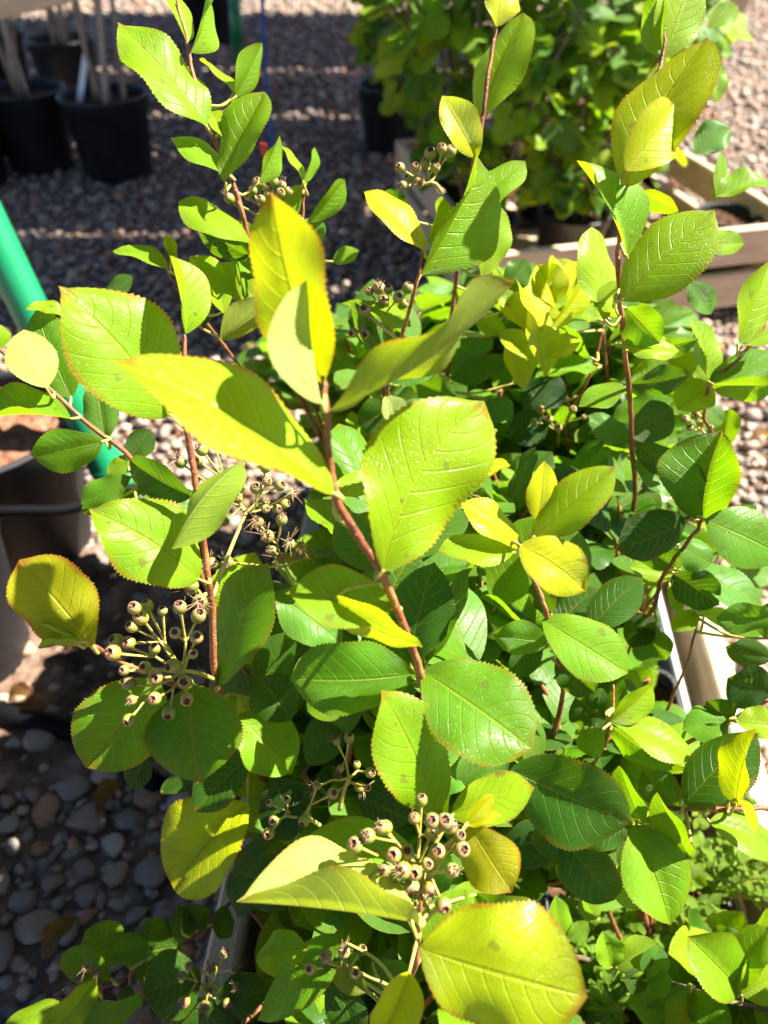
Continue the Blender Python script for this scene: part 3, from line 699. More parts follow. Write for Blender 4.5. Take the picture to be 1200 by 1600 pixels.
# plant bx by tx ty width depth dd side bow fold colour red [u = underside to the viewer]
LEAVES = '''
A 522 772 185 570 138 .306 -.030 + .05 .20 y .85
A 506 600 425 306 130 .300 -.012 - .03 .12 Y 2.85
A 503 632 483 440 36 .288 -.004 + .03 .7 p .1 u
A 513 642 802 443 78 .300 .004 - -.05 .25 v .55 u
A 598 893 753 633 178 .334 .018 + .03 .10 y .6 b-.11
A 612 952 450 928 95 .355 -.012 + .06 .25 l .4
A 515 938 657 1010 55 .345 -.004 - -.04 .3 Y .2 u
A 642 1038 678 882 98 .40 .00 - .04 .10 d .1
A 667 1036 737 890 56 .405 .00 - .02 .3 d .2
A 660 1048 828 1168 152 .39 -.022 + .06 .14 g .55
A 652 1052 457 1060 114 .395 -.006 - .05 .12 g .2
A 682 1272 598 1083 124 .380 -.014 + .03 .12 l .6
A 430 926 532 1003 84 .43 .00 + .03 .12 t .1
A 592 800 530 665 74 .40 .01 + .03 .15 g .3
A 612 662 603 620 34 .38 .00 + .03 .6 p .2
A 725 722 776 672 30 .40 .00 + .04 .5 p .3
A 720 745 796 728 30 .40 .00 - .02 .4 Y .7
A 590 892 528 806 70 .375 .01 - .03 .15 d .2
A 520 770 585 745 40 .36 .01 + .03 .2 y .3
A 640 1190 745 1200 90 .43 .00 + .04 .15 t .2
A 455 1125 405 1060 78 .45 .00 - .03 .15 d .2
A 480 1110 545 1075 62 .42 .00 + .05 .25 l .4
B 266 650 96 452 168 .384 -.030 + .05 .16 l .75
B 290 522 266 402 46 .372 -.004 - .03 .6 y .4
B 311 906 143 798 128 .402 -.020 + .05 .16 l .6
B 268 858 376 722 58 .372 .004 - -.05 .35 y .2 u
B 341 1072 418 884 92 .442 -.014 - .03 .12 g .4
B 400 1082 452 988 62 .465 .00 + .03 .12 d .2
B 146 1010 33 878 114 .375 -.006 - .03 .10 o 2.9
B 118 1004 62 975 14 .368 .00 + .02 .6 p .1
B 125 1003 60 1012 12 .366 .00 + .02 .6 y .1
B 246 1062 136 1196 128 .432 -.010 + .05 .22 g .6
B 302 1068 312 1222 148 .436 -.016 - .06 .14 g .5
B 392 1178 304 1266 68 .455 -.006 - .03 .16 d .4
B 230 1175 205 1232 46 .50 .00 - .03 .15 D .1
B 388 1256 275 1388 122 .462 -.006 - .06 .5 Y 2.7
B 370 1118 455 1206 92 .45 .00 + .05 .2 l .2
B 372 1085 392 1130 34 .46 .00 + .03 .3 p .2
B 72 606 38 517 78 .445 -.006 + .03 .10 p .1 u
B 112 622 58 484 82 .465 .00 - .04 .12 g .3
B 108 498 42 484 20 .47 -.01 + .04 .4 y .6
B 112 655 -30 655 42 .455 -.01 + .05 .5 l .3
B 160 690 50 710 68 .458 -.006 - .04 .15 g .2
B 165 690 150 600 50 .47 .00 - .03 .3 t .1
B 0 548 -20 505 40 .45 .00 + .03 .3 l .3
B 206 745 128 786 48 .47 .00 + .04 .15 g .2
B 225 760 130 800 40 .49 .00 - .03 .2 d .2
B 200 725 235 672 40 .48 .00 - .03 .25 d .2
B 215 712 170 745 30 .48 .00 + .03 .2 l .2
B 300 775 205 720 60 .46 .01 - .04 .2 d .2
B 215 790 330 800 70 .46 .02 + .03 .2 t .1
B 250 1240 330 1190 40 .47 .00 + .03 .2 d .2
D 323 198 187 38 80 .462 -.012 + .05 .14 l .35
D 298 82 322 -8 30 .462 .00 + .03 .5 l .2
D 292 66 262 -20 30 .462 .00 - .03 .4 y .2
D 367 148 311 94 14 .47 .00 + .05 .3 y .3
D 368 152 409 69 42 .47 .00 + .03 .2 l .3
D 350 200 374 155 24 .47 .00 + .03 .2 l .2
D 352 288 412 147 58 .466 -.006 - .04 .45 l .2
D 356 272 267 216 38 .47 -.004 + .04 .2 l .3
D 326 170 362 222 32 .468 .00 - .04 .2 y .2
D 403 285 436 214 30 .48 .00 + .03 .4 l .2
D 476 292 440 230 11 .52 .00 + .04 .4 y .2
D 473 284 491 231 17 .52 .00 + .03 .4 l .2
D 478 346 537 282 32 .53 .00 - .04 .3 l .2
D 392 382 282 316 48 .478 -.004 + .04 .2 y .3
D 392 402 308 345 46 .49 .00 - .04 .2 d .2
D 266 424 178 393 27 .486 -.004 + .05 .3 l .3
D 266 412 258 368 18 .486 .00 + .03 .5 y .3
D 350 490 300 402 48 .50 .00 + .04 .5 y .5
D 400 468 332 420 52 .51 .00 - .04 .3 y .4
D 378 470 366 378 34 .505 .00 + .03 .3 l .3
D 470 345 502 380 40 .54 .00 + .03 .2 t .2
D 520 410 560 392 26 .55 .00 + .03 .2 l .2
D 300 515 335 470 28 .52 .00 + .03 .2 d .2
D 345 530 425 470 50 .50 .00 - -.04 .3 v .5 u
D 165 465 205 432 26 .56 .00 + .03 .2 d .2
D 410 430 372 345 50 .50 .00 - .04 .2 g .2
D 445 345 470 290 30 .53 .00 + .03 .2 l .2
E 775 42 787 -28 58 .47 .00 - .04 .15 Y .3
E 752 190 816 24 80 .484 -.004 - .03 .12 y 2.3
E 745 247 692 152 56 .478 -.008 - .04 .25 Y .3
E 655 432 742 247 84 .452 -.006 + .05 .6 l .2
E 663 394 571 302 46 .452 -.006 + .05 .3 Y .3
E 668 380 690 308 30 .448 .00 + .03 .5 y .2
E 720 347 818 254 52 .50 .00 + .05 .2 l .2
E 752 432 778 322 58 .50 .00 - .03 .2 y .2
E 640 345 600 300 44 .50 .00 - .03 .2 d .2
E 700 430 740 340 44 .51 .00 - .03 .2 d .2
E 790 450 825 410 44 .55 .00 - .03 .2 d .2
E 600 560 550 470 40 .50 .00 - .03 .2 d .2
E 560 470 640 510 30 .49 .00 + .03 .3 y .2
E 600 500 640 470 44 .50 .00 - .03 .2 y .2
E 850 500 900 410 42 .58 .00 + .03 .25 Y .2
E 830 520 780 460 38 .58 .00 - .03 .25 Y .2
E 850 590 830 470 46 .57 .00 + .03 .25 Y .2
E 800 600 850 520 36 .60 .00 - .03 .25 Y .2
E 870 480 840 415 46 .57 .00 + .03 .4 Y .2
E 905 470 870 405 50 .59 .00 + .03 .25 Y .2
E 845 520 800 420 36 .56 .00 + .03 .3 Y .2
E 860 510 915 440 34 .55 .00 + .03 .3 Y .2
E 835 560 780 520 34 .56 .00 + .04 .3 z .2
E 850 560 905 530 34 .56 .00 - .04 .3 Y .2
E 820 610 790 540 34 .57 .00 - .04 .3 Y .2
E 842 480 862 400 30 .57 .00 - .04 .4 Y .2
E 800 480 760 440 30 .58 .00 + .04 .3 y .2
E 790 520 740 500 32 .58 .00 + .04 .3 y .2
E 935 500 868 475 34 .56 .00 + .05 .3 y .2
E 945 495 880 500 22 .56 .00 + .03 .3 y .2
E 935 575 838 590 36 .59 .00 + .05 .25 l .3
E 925 560 868 490 26 .59 .00 - .03 .25 t .1
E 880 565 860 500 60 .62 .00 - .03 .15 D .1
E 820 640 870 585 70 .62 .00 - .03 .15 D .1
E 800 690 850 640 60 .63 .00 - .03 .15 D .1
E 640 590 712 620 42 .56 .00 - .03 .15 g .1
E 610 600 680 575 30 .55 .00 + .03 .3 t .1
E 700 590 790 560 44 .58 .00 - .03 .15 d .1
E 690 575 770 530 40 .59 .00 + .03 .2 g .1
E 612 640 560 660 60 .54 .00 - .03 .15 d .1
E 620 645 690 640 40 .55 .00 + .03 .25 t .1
E 760 625 800 655 40 .60 .00 + .03 .25 t .1
F 1035 92 1080 -40 78 .402 .00 - .03 .15 y .2
F 1036 88 1022 -10 40 .404 .00 - .03 .25 g .2
F 980 292 1101 64 126 .392 -.002 - .04 .14 z 2.7
F 976 266 1050 164 80 .376 .006 - .06 .30 Y .5
F 980 402 903 254 56 .402 -.006 + .04 .5 l .3
F 972 470 1113 332 110 .412 -.010 + .05 .14 y .35
F 944 502 925 358 60 .44 .00 - .03 .12 y .2
F 975 452 1048 440 50 .46 .00 - .03 .3 g .2
F 978 480 1030 535 62 .445 .00 - .04 .2 g .3
F 968 440 930 480 26 .435 .00 + .03 .4 y .2
F 970 540 1060 548 40 .45 .00 + .05 .25 y .2
F 1000 545 1090 530 34 .46 .00 - .03 .25 g .2
F 985 600 1078 585 46 .49 .00 - .03 .2 d .1
F 978 605 905 635 40 .49 .00 + .05 .25 l .1
F 985 680 1050 640 60 .53 .00 - .03 .2 d .1
F 990 690 1060 730 46 .54 .00 - .03 .2 d .1
F 985 690 920 650 40 .54 .00 + .03 .2 t .1
F 988 720 1060 770 50 .55 .00 + .03 .2 t .1
F 1118 312 1126 238 22 .50 .00 + .03 .3 l .2
F 1112 310 1202 285 38 .50 .00 + .05 .3 l .3
F 1092 385 1162 380 38 .50 .00 - .05 .2 y .2
F 1105 45 1152 10 34 .70 .00 + .03 .2 l .2
F 1120 160 1110 95 34 .60 .00 - .03 .2 y .2
F 1085 240 1140 200 50 .60 .00 + .03 .2 t .2
F 1060 330 1000 300 30 .56 .00 - .03 .2 l .2
F 1075 440 1110 490 40 .60 .00 + .03 .2 t .1
F 1085 420 1060 360 50 .60 .00 + .03 .2 g .1
G 1152 538 1205 402 60 .50 .00 - .03 .3 y .3
G 1160 540 1215 515 30 .50 .00 + .03 .3 y .2
G 1108 602 1215 560 54 .51 .00 + .05 .2 g .2
G 1112 600 1215 600 40 .505 .00 - .05 .2 l .2
G 1108 598 1080 500 40 .53 .00 - .03 .3 y .2
G 1110 600 1060 640 60 .53 .00 - .03 .3 y .3
G 1100 600 1048 560 50 .54 .00 - .03 .2 y .2
G 1095 640 1130 660 30 .55 .00 + .03 .2 t .1
G 1130 700 1140 640 44 .56 .00 - .03 .2 l .1
G 1097 810 1127 676 106 .462 -.008 - .04 .5 g .3
G 1090 812 1070 700 60 .47 .00 - .03 .2 d .2
G 1102 812 1220 868 92 .445 .00 + .05 .12 g .2
G 1072 812 966 858 74 .47 .00 - .05 .15 D .2
G 1060 850 1110 880 50 .49 .00 + .03 .15 t .2
J 812 857 722 788 48 .398 -.006 + .05 .25 Y .3
J 840 816 850 722 50 .396 -.004 - .03 .35 Y .8
J 834 840 958 731 78 .39 -.010 - .03 .15 y .6
J 812 852 914 922 84 .382 -.008 + .06 .18 Y .6
J 802 864 688 860 56 .395 -.006 - .05 .2 y .5
J 848 968 978 1050 90 .42 -.012 + .06 .14 l .3
J 856 1002 770 990 54 .435 .00 - .05 .15 g .2
J 918 988 1002 905 64 .44 .00 - .05 .15 d .2
J 870 980 930 920 70 .46 .00 - .03 .15 d .2
J 862 960 838 905 40 .44 .00 - .03 .2 d .2
J 868 1030 930 1082 56 .46 .00 - .03 .2 d .2
J 845 1000 800 1060 44 .47 .00 - .03 .2 d .2
J 905 1040 960 1100 60 .50 .00 - .03 .2 d .2
J 800 780 835 700 36 .50 .00 - .03 .2 d .2
K 656 1444 376 1410 62 .345 -.012 + .02 .62 p .5
K 655 1482 911 1556 196 .318 -.012 - .04 .10 z 2.9
K 640 1518 590 1630 62 .345 -.01 + .04 .6 Y .2
K 645 1330 459 1346 108 .402 -.010 + .06 .22 l .3
K 732 1288 798 1392 90 .372 -.010 - .04 .10 o 2.9
K 728 1286 770 1240 28 .366 .00 - .03 .3 Y .3
K 730 1290 785 1275 22 .366 .00 + .03 .4 Y .2
K 706 1272 832 1232 76 .388 -.004 - .05 .2 y .6
K 668 1480 728 1392 78 .395 .00 + .03 .14 l .2
K 742 1395 862 1500 96 .398 -.006 - .05 .16 g .7
K 700 1400 790 1440 70 .40 .00 + .05 .16 l .2
K 716 1225 795 1165 70 .42 .00 + .03 .14 t .2
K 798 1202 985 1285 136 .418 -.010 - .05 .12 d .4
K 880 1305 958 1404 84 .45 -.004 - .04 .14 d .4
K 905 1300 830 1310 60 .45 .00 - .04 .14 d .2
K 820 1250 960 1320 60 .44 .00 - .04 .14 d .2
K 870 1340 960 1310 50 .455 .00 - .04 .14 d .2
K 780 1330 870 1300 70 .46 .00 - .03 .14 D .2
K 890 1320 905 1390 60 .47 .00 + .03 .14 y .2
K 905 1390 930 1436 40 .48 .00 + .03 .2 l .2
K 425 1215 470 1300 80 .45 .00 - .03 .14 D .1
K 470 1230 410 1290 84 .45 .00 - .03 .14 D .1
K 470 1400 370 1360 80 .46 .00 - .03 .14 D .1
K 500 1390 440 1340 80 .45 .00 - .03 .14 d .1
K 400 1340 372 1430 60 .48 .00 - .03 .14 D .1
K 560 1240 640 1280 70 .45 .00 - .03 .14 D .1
K 400 1500 480 1480 60 .42 -.006 + .05 .2 y .4
K 540 1470 405 1592 80 .42 .00 - .05 .2 g .4
K 520 1520 560 1620 60 .42 .00 - .03 .2 d .2
K 505 1500 570 1550 36 .41 .00 - -.04 .3 v .2
K 580 1500 640 1560 60 .43 .00 - .03 .2 g .3
K 560 1530 520 1480 50 .44 .00 - .03 .2 d .3
N 992 1288 1046 1442 92 .428 -.012 + .05 .5 l .3
N 1000 1285 1072 1335 60 .435 .00 + .05 .2 l .3
N 1078 1342 1028 1240 48 .42 .00 - .03 .2 g .3
N 1002 1288 968 1198 44 .43 .00 - .03 .2 g .2
N 985 1275 915 1325 46 .43 .00 - .05 .2 d .3
N 1070 1258 1182 1148 90 .43 .00 - .04 .12 d .3
N 1155 1250 1178 1306 20 .41 .00 - .03 .3 Y .2
N 1150 1258 1180 1142 50 .415 -.006 - .04 .45 Y 2.6
N 1108 1285 1215 1332 54 .425 .00 + .05 .35 l .3
N 1060 1262 1005 1205 56 .45 .00 - .03 .2 d .2
N 980 1320 1000 1420 70 .46 .00 + .03 .2 y .2
N 975 1300 940 1250 40 .47 .00 - .03 .2 d .2
I 956 1130 1080 1182 54 .455 -.004 + .05 .2 y .3
I 953 1128 1018 1072 42 .455 .00 - .05 .25 y .3
I 950 1128 900 1090 70 .48 .00 - .03 .2 d .2
I 955 1135 1050 1200 50 .48 .00 - .03 .2 g .2
I 940 1140 905 1170 50 .47 .00 + .03 .2 l .2
I 950 1130 960 1040 60 .49 .00 - .03 .2 d .2
I 1205 1085 1138 1060 76 .455 .00 - .04 .12 D .2
I 1138 1130 1068 1140 56 .46 .00 + .04 .3 g .2
I 1140 1128 1105 1095 50 .465 .00 - .04 .3 d .2
I 1150 1128 1215 1135 50 .45 .00 + .05 .2 y .3
I 1135 1135 1095 1165 40 .46 .00 + .04 .3 t .2
I 1052 895 1122 944 64 .51 .00 - .04 .15 D .1
I 1060 890 1190 950 56 .52 .00 + .05 .2 t .1
I 1055 888 1000 845 50 .53 .00 - .04 .2 d .1
I 1050 900 985 885 44 .54 .00 - .03 .2 y .2
I 1092 958 1050 985 34 .52 .00 + .05 .2 l .1
I 1090 958 1155 970 30 .53 .00 + .05 .2 y .1
I 1100 965 1085 905 40 .54 .00 - .03 .2 d .1
I 1045 915 1062 960 24 .54 .00 + .03 .3 l .1
I 1205 1030 1135 1010 44 .50 .00 - .04 .2 d .1
I 1190 990 1145 960 50 .52 .00 + .04 .2 g .1
I 1215 960 1120 965 46 .48 .00 - .04 .2 g .1
I 1200 1000 1215 940 50 .50 .00 - .04 .2 d .1
I 1020 960 985 1010 50 .56 .00 - .04 .2 D .1
I 1000 980 1040 1030 60 .56 .00 - .04 .2 d .1
H 1160 1552 1076 1465 86 .49 -.008 + .05 .3 l .3
H 1150 1550 1200 1450 56 .485 .00 - .05 .2 l .3
H 1158 1555 1215 1520 60 .48 .00 + .05 .2 y .3
H 1130 1560 1090 1610 70 .49 .00 - .05 .2 g .3
H 1080 1545 1010 1575 30 .50 .00 + .05 .3 t .2
H 1010 1536 1020 1608 52 .50 .00 - .05 .2 g .2
H 955 1512 942 1456 40 .50 .00 + .04 .5 l .2
H 962 1512 1025 1470 48 .50 .00 + .05 .25 l .3
H 1008 1528 1030 1476 40 .495 .00 + .05 .25 t .3
H 1010 1532 1048 1532 34 .49 .00 - .05 .4 g .2
H 1012 1530 975 1530 34 .495 .00 - .05 .3 d .2
H 940 1505 925 1490 24 .51 .00 - .03 .3 d .2
H 880 1480 868 1400 40 .50 .00 + .03 .3 l .2
H 885 1470 918 1440 26 .50 .00 + .03 .2 l .2
H 875 1485 862 1520 24 .49 .00 + .03 .3 y .2
H 1080 1550 1060 1620 60 .50 .00 - .03 .3 v .2
L 285 1478 205 1490 96 .54 -.004 - .04 .1 d .1
L 285 1410 285 1470 40 .56 .00 - .04 .1 d .1
L 330 1445 366 1440 48 .56 .00 - .04 .1 d .1
L 285 1440 328 1420 44 .56 .00 - .04 .1 d .1
L 195 1500 135 1455 62 .535 .00 - .04 .15 g .1
L 235 1480 175 1490 50 .525 .00 - .04 .15 g .1
L 175 1530 98 1492 48 .52 .00 - .04 .15 g .2
L 85 1610 148 1530 54 .50 .00 - .04 .35 y .5
L 130 1600 222 1550 44 .50 .00 - .05 .35 g .4
L 8 1600 100 1580 40 .50 .00 + .05 .2 l .4
L 315 1520 225 1550 100 .515 -.004 - .05 .12 d .2
L 322 1560 258 1605 60 .515 .00 - .05 .12 d .2
L 335 1560 420 1545 70 .51 .00 - .05 .2 d .2
L 350 1560 330 1620 60 .51 .00 - .05 .2 d .2
L 205 1540 195 1585 30 .52 .00 - .05 .2 D .2
'''
SDIR = SUN
hero_rects = []
roots = {}; stem_pts = {}; leaf_count = {}
def place_leaf(shrub, bx, by, tx, ty, w, d, dd, side, bow, fold, c, red, under, seed, bxv=None):
    r = random.Random(seed)
    b = P(bx, by, d); t = P(tx, ty, d + dd); L = (t - b).length
    mid = (b + t) / 2; dm = d + dd / 2
    y = (t - b).normalized(); z = (CAM - mid); z = (z - y * z.dot(y)).normalized()
    wa = w * dm / F
    Wt = max(wa * 1.03, .56 * L)
    ang = min(math.acos(min(1, wa / Wt)), 1.2) + .12
    zs = [Matrix.Rotation(s * ang, 3, y) @ z for s in (1, -1)]
    zs.sort(key=lambda q: q.dot(SDIR)); zz = zs[1] if side == '+' or (c in 'yYzo' and not under and red < 2) else zs[0]
    if under: zz = -zz
    x = y.cross(zz)
    m = Matrix((x, y, zz)).transposed().to_4x4(); m.translation = b
    bo = bow
    big = w * L * F / dm
    n = 64 if big > 9000 else (44 if big > 3000 else 28)
    fold = fold * 1.35 + .06; Wt *= min(1.25, math.sqrt(1 + fold * fold * .6))
    me = leaf_mesh(L, Wt, bow=bo * 1.2, fold=fold, n=n, mcol=10 if n > 40 else 8, seed=seed, wave=r.uniform(.03, .085), curl=r.uniform(0, .5),
                   a=r.uniform(.68, .88), b=r.uniform(.56, .80), bx=bxv, pucker=.012 if n > 40 else .008, teeth=.05 if n > 40 else .05)
    o = child('leaf', me, roots[shrub], m, colour(c, red % 2, r))
    # petiole to the nearest stem
    best = min(stem_pts[shrub], key=lambda q: (q[0] - b).length)
    if .003 < (best[0] - b).length < .06:
        st = MB(); kx = b - y * .008
        st.tube(catmull([(best[0], .0011), ((best[0] * .5 + kx * .5) - Vector((0, 0, .001)), .0010), (b + y * .001 + zz * .0002, .0008)], 4), 5)
        child('petiole', st.build('petiole', 'young_stem'), roots[shrub])
    hero_rects.append((mid, L, Wt, dm, (bx + tx) / 2, (by + ty) / 2, math.hypot(tx - bx, ty - by), w))
    leaf_count[shrub] = leaf_count.get(shrub, 0) + 1
PET = {}
for k, (lab, cellp) in SHRUBS.items():
    base = Vector(pot_pos[cellp]) + Vector((R.uniform(-.02, .02), R.uniform(-.02, .02), .128))
    root = thing('chokeberry_shrub', lab, 'shrub', base); roots[k] = root; PET[k] = MB(); stem_pts[k] = []
    for ch in STEMS[k]:
        pts = [(P(x, y, d), rr * .64) for (x, y, d, rr) in ch]
        last, prev = pts[-1][0], pts[-2][0]
        dv = (last - prev).normalized()
        pts.append((last * .5 + base * .5 + dv * .03 + Vector((0, 0, -.02)), pts[-1][1] * 1.15)); pts.append((base - Vector((0, 0, .004)), pts[-1][1] * 1.15))
        sm = catmull(pts, 6)
        sm = [(p + Vector((R.uniform(-1, 1), R.uniform(-1, 1), R.uniform(-1, 1))) * .0004, rr) for p, rr in sm]
        stem_pts[k] += sm[:-10]
        mb = MB(); mb.tube(sm, 8)
        for (p, rr) in sm[3:-12:5]:                       # leaf-scar nodes
            q = Vector((R.uniform(-1, 1), R.uniform(-1, 1), R.uniform(-1, 1))).normalized() * rr * .8
            mb.tube([(p, rr * 1.15), (p + q * .8, rr * .8), (p + q * 1.6, rr * .3)], 6)
        child('stem', mb.build('stem', 'bark' if k == 'H' else 'stem'), root)
for i, ln in enumerate(LEAVES.strip().split('\n')):
    q = ln.split()
    f = [float(x) for x in q[1:8]]
    place_leaf(q[0], *f, q[8], float(q[9]), float(q[10]), q[11], float(q[12]), 'u' in q[13:], 100 + i, next((float(x[1:]) for x in q[13:] if x[0] == 'b'), None))

# ------------------------------------------------------------------ inner foliage of the shrubs
fill_meshes = [leaf_mesh(.050, R.uniform(.028, .034), bow=R.uniform(-.06, .08), fold=R.uniform(.1, .55), n=24, mcol=6, seed=900 + i, teeth=.045, wave=R.uniform(.03, .09), curl=R.uniform(0, .5), pucker=.008) for i in range(12)]
# parts of the frame the shrubs leave open: (x0,y0,x1,y1) outside the silhouette
def blocked(px, py, d):
    if px < 30 or py < 400: return True
    left = np.interp(py, [420, 480, 600, 700, 780, 930, 1010, 1060, 1200, 1270, 1400, 1480, 1600], [560, 330, 240, 215, 220, 330, 340, 330, 360, 400, 420, 400, 330])
    if px < left: return True
    if py < np.interp(px, [300, 420, 520, 650, 800, 1000, 1200], [560, 530, 500, 470, 440, 480, 560]): return True
    if 1015 < px < 1160 and 900 < py < 1135: return True
    if px > 1120 and 600 < py < 800: return True
    if px > 1000 and 1300 < py < 1470: return True
    if 860 < px < 1000 and 1400 < py < 1500: return True
    if 880 < px < 1000 and 1530 < py: return True
    if 990 < px < 1060 and 720 < py < 800: return True
    return False
def covered(px, py, d, leafr):
    for (mid, L, Wt, dm, cx, cy, lp, wp) in hero_rects:
        rr = .5 * max(lp, wp) + leafr * F / d
        if abs(px - cx) < rr and abs(py - cy) < rr and d < dm + .035: return True
    return False
fill_spec = {'A': 46, 'B': 20, 'D': 60, 'E': 120, 'F': 100, 'G': 50, 'J': 50, 'K': 38, 'I': 16, 'N': 20, 'H': 6, 'L': 0}
up = Vector((0, 0, 1))
extra = {k: [] for k in SHRUBS}
for k, nst in fill_spec.items():
    root = roots[k]; base = Vector(root.location)
    for s in range(nst):
        zt = R.uniform(.30, .72 if k in 'DEFG' else .56) if k != 'H' else R.uniform(.22, .3)
        reach = R.uniform(.02, .20); a = R.uniform(0, 6.28)
        top = base + Vector((reach * math.cos(a), reach * math.sin(a), zt - .10))
        midp = base * .5 + top * .5 + Vector((R.uniform(-.03, .03), R.uniform(-.03, .03), .03))
        pts = catmull([(base, .0028), (midp, .0022), (top, .0012)], 9)
        ok = 0; placed = []
        ph = R.uniform(0, 6.28)
        for i in range(5, len(pts)):
            for _ in range(2):
                ph += 2.4
                p = pts[i][0]; tan = (pts[i][0] - pts[i - 1][0]).normalized()
                out = Vector((math.cos(ph), math.sin(ph), 0)); out = (out - tan * out.dot(tan)).normalized()
                y = (out * .85 + tan * .45 + Vector((0, 0, R.uniform(-.25, .25)))).normalized()
                n0 = (up + SDIR * .6 + Vector((R.uniform(-.5, .5), R.uniform(-.5, .5), 0)))
                z = (n0 - y * n0.dot(y)).normalized(); x = y.cross(z)
                sc = R.uniform(.7, 1.4)
                b = p + y * .006; c = b + y * .025 * sc
                px, py, d = proj(c)
                if d < .4 or blocked(px, py, d) or covered(px, py, d, .022 * sc) or blocked(px - 22, py, d) or blocked(px + 22, py, d): continue
                m = Matrix((x * sc, y * sc, z * sc)).transposed().to_4x4(); m.translation = b
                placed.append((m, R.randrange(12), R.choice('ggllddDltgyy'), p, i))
        if len(placed) >= 2:
            tl = max(q[4] for q in placed) + 1; cut = pts[:tl]
            while len(cut) > 3:
                qx, qy, qd = proj(cut[-1][0])
                if blocked(qx, qy, qd) or covered(qx, qy, qd, .0): cut.pop()
                else: break
            placed = [q for q in placed if q[4] < len(cut)]
            if any((lambda w: covered(*w, -.006) or (blocked(*w) and w[1] < 1600 and 0 < w[0] < 1200))(proj(q[0])) for q in cut[6:]): continue
            if len(placed) < 2: continue
            mb = MB(); mb.tube(cut, 6)
            for (m, i, c, p, _) in placed: mb.tube([(p, .0009), (m.translation + m.col[1].to_3d() * .0005, .0007)], 4)
            child('branch', mb.build('branch', 'stem'), root)
            extra[k] += placed
for k, L in extra.items():
    R.shuffle(L)
    keep = max(0, min(len(L), 290 - leaf_count.get(k, 0)))
    for (m, i, c, p, _) in L[:keep]:
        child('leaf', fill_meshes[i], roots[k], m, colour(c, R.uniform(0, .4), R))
    if L[keep:]:
        V = []; Fc = []; UV = []; base = 0
        for (m, i, c, p, _) in L[keep:]:
            me = fill_meshes[i]; g = leaf_geo(.05, .031, n=16, mcol=4, seed=i, teeth=0)
            a = np.array(m); v = g[0] @ a[:3, :3].T + a[:3, 3]
            V.append(v); Fc.append(g[1] + base); UV.append(g[2]); base += len(v)
        o = child('inner_foliage', mesh('inner_foliage', np.concatenate(V).tolist(), np.concatenate(Fc).tolist(), 'leaf', uvs=np.concatenate(UV)), roots[k], None, (.09, .2, .022, .2)); o['kind'] = 'stuff'

# a few dead leaves on the open gravel
for i, (px, py, lab) in enumerate(((152, 1272, 'curled brown dead leaf lying on dark gravel below the shaded leaves'), (70, 1500, 'small brown dead leaf between pale stones outside the crate'),
                                   (250, 400, 'dry brown leaf on shaded gravel in front of the cane pots'), (1170, 690, 'brown dead leaf on the sunlit gravel by the brown crate'), (60, 1085, 'dry leaf on bare earth next to the thick hose'))):
    w = G(px, py, .03); root = thing('dead_leaf', lab, 'dead leaf', w)
    a = R.uniform(0, 6.28); m = Matrix.Rotation(a, 4, 'Z') @ Matrix.Rotation(R.uniform(-.4, .4), 4, 'X'); m.translation = w
    child('blade', leaf_mesh(.045, .024, bow=.2, fold=.6, n=24, mcol=6, seed=700 + i, wave=.12, curl=-.4), root, m, (*CO['b'], .6))

# ------------------------------------------------------------------ fruit clusters
def berry_mesh(kind, seed):
    r = random.Random(seed); m = MB(); rad = .0037
    prof = []
    for i in range(11):
        t = math.pi * i / 10; rr = rad * math.sin(t); z = -rad * math.cos(t)
        if i == 9: rr = rad * .30; z = rad * .86
        if i == 10: rr = .0004; z = rad * .84
        prof.append((max(rr, .0004) * (1.0 + .0), z * 1.04))
    m.lathe(prof, 14, 0)
    # calyx: five sepals round a sunken dark eye
    for j in range(5):
        a = 2 * math.pi * j / 5 + r.uniform(-.2, .2); o_ = r.uniform(.35, .7)
        d = Vector((math.cos(a), math.sin(a), 0)); s = Vector((-d.y, d.x, 0)); zc = rad * .92
        b0 = d * rad * .46 + Vector((0, 0, zc - rad * .06)); tip = d * rad * (.02 if kind == 'closed' else .62) + Vector((0, 0, rad * (1.00 if kind == 'closed' else 1.3)))
        w = s * rad * (.33 if kind == 'closed' else .22)
        m.add([b0 - w, b0 + w, tip, b0 + Vector((0, 0, -.0007)) + d * .0005], [(0, 1, 2), (1, 3, 2), (3, 0, 2)], 1)
    if kind != 'closed':
        for j in range(14 if kind == 'dry' else 8):
            a = r.uniform(0, 6.28); q = r.uniform(.1, .4) * rad; ln = rad * r.uniform(.5, 1.1 if kind == 'open' else 1.7)
            s0 = Vector((q * math.cos(a), q * math.sin(a), rad * .9)); sp = 1.6 if kind == 'dry' else .7
            e = s0 + Vector((math.cos(a) * ln * sp, math.sin(a) * ln * sp, ln * .8))
            m.tube([(s0, .00018), (e, .00014)], 4, 2)
    return m.build('berry', ['berry', 'calyx', 'stamen'])
BM = {'closed': [berry_mesh('closed', i) for i in range(4)], 'open': [berry_mesh('open', 10 + i) for i in range(4)], 'dry': [berry_mesh('dry', 20 + i) for i in range(4)]}
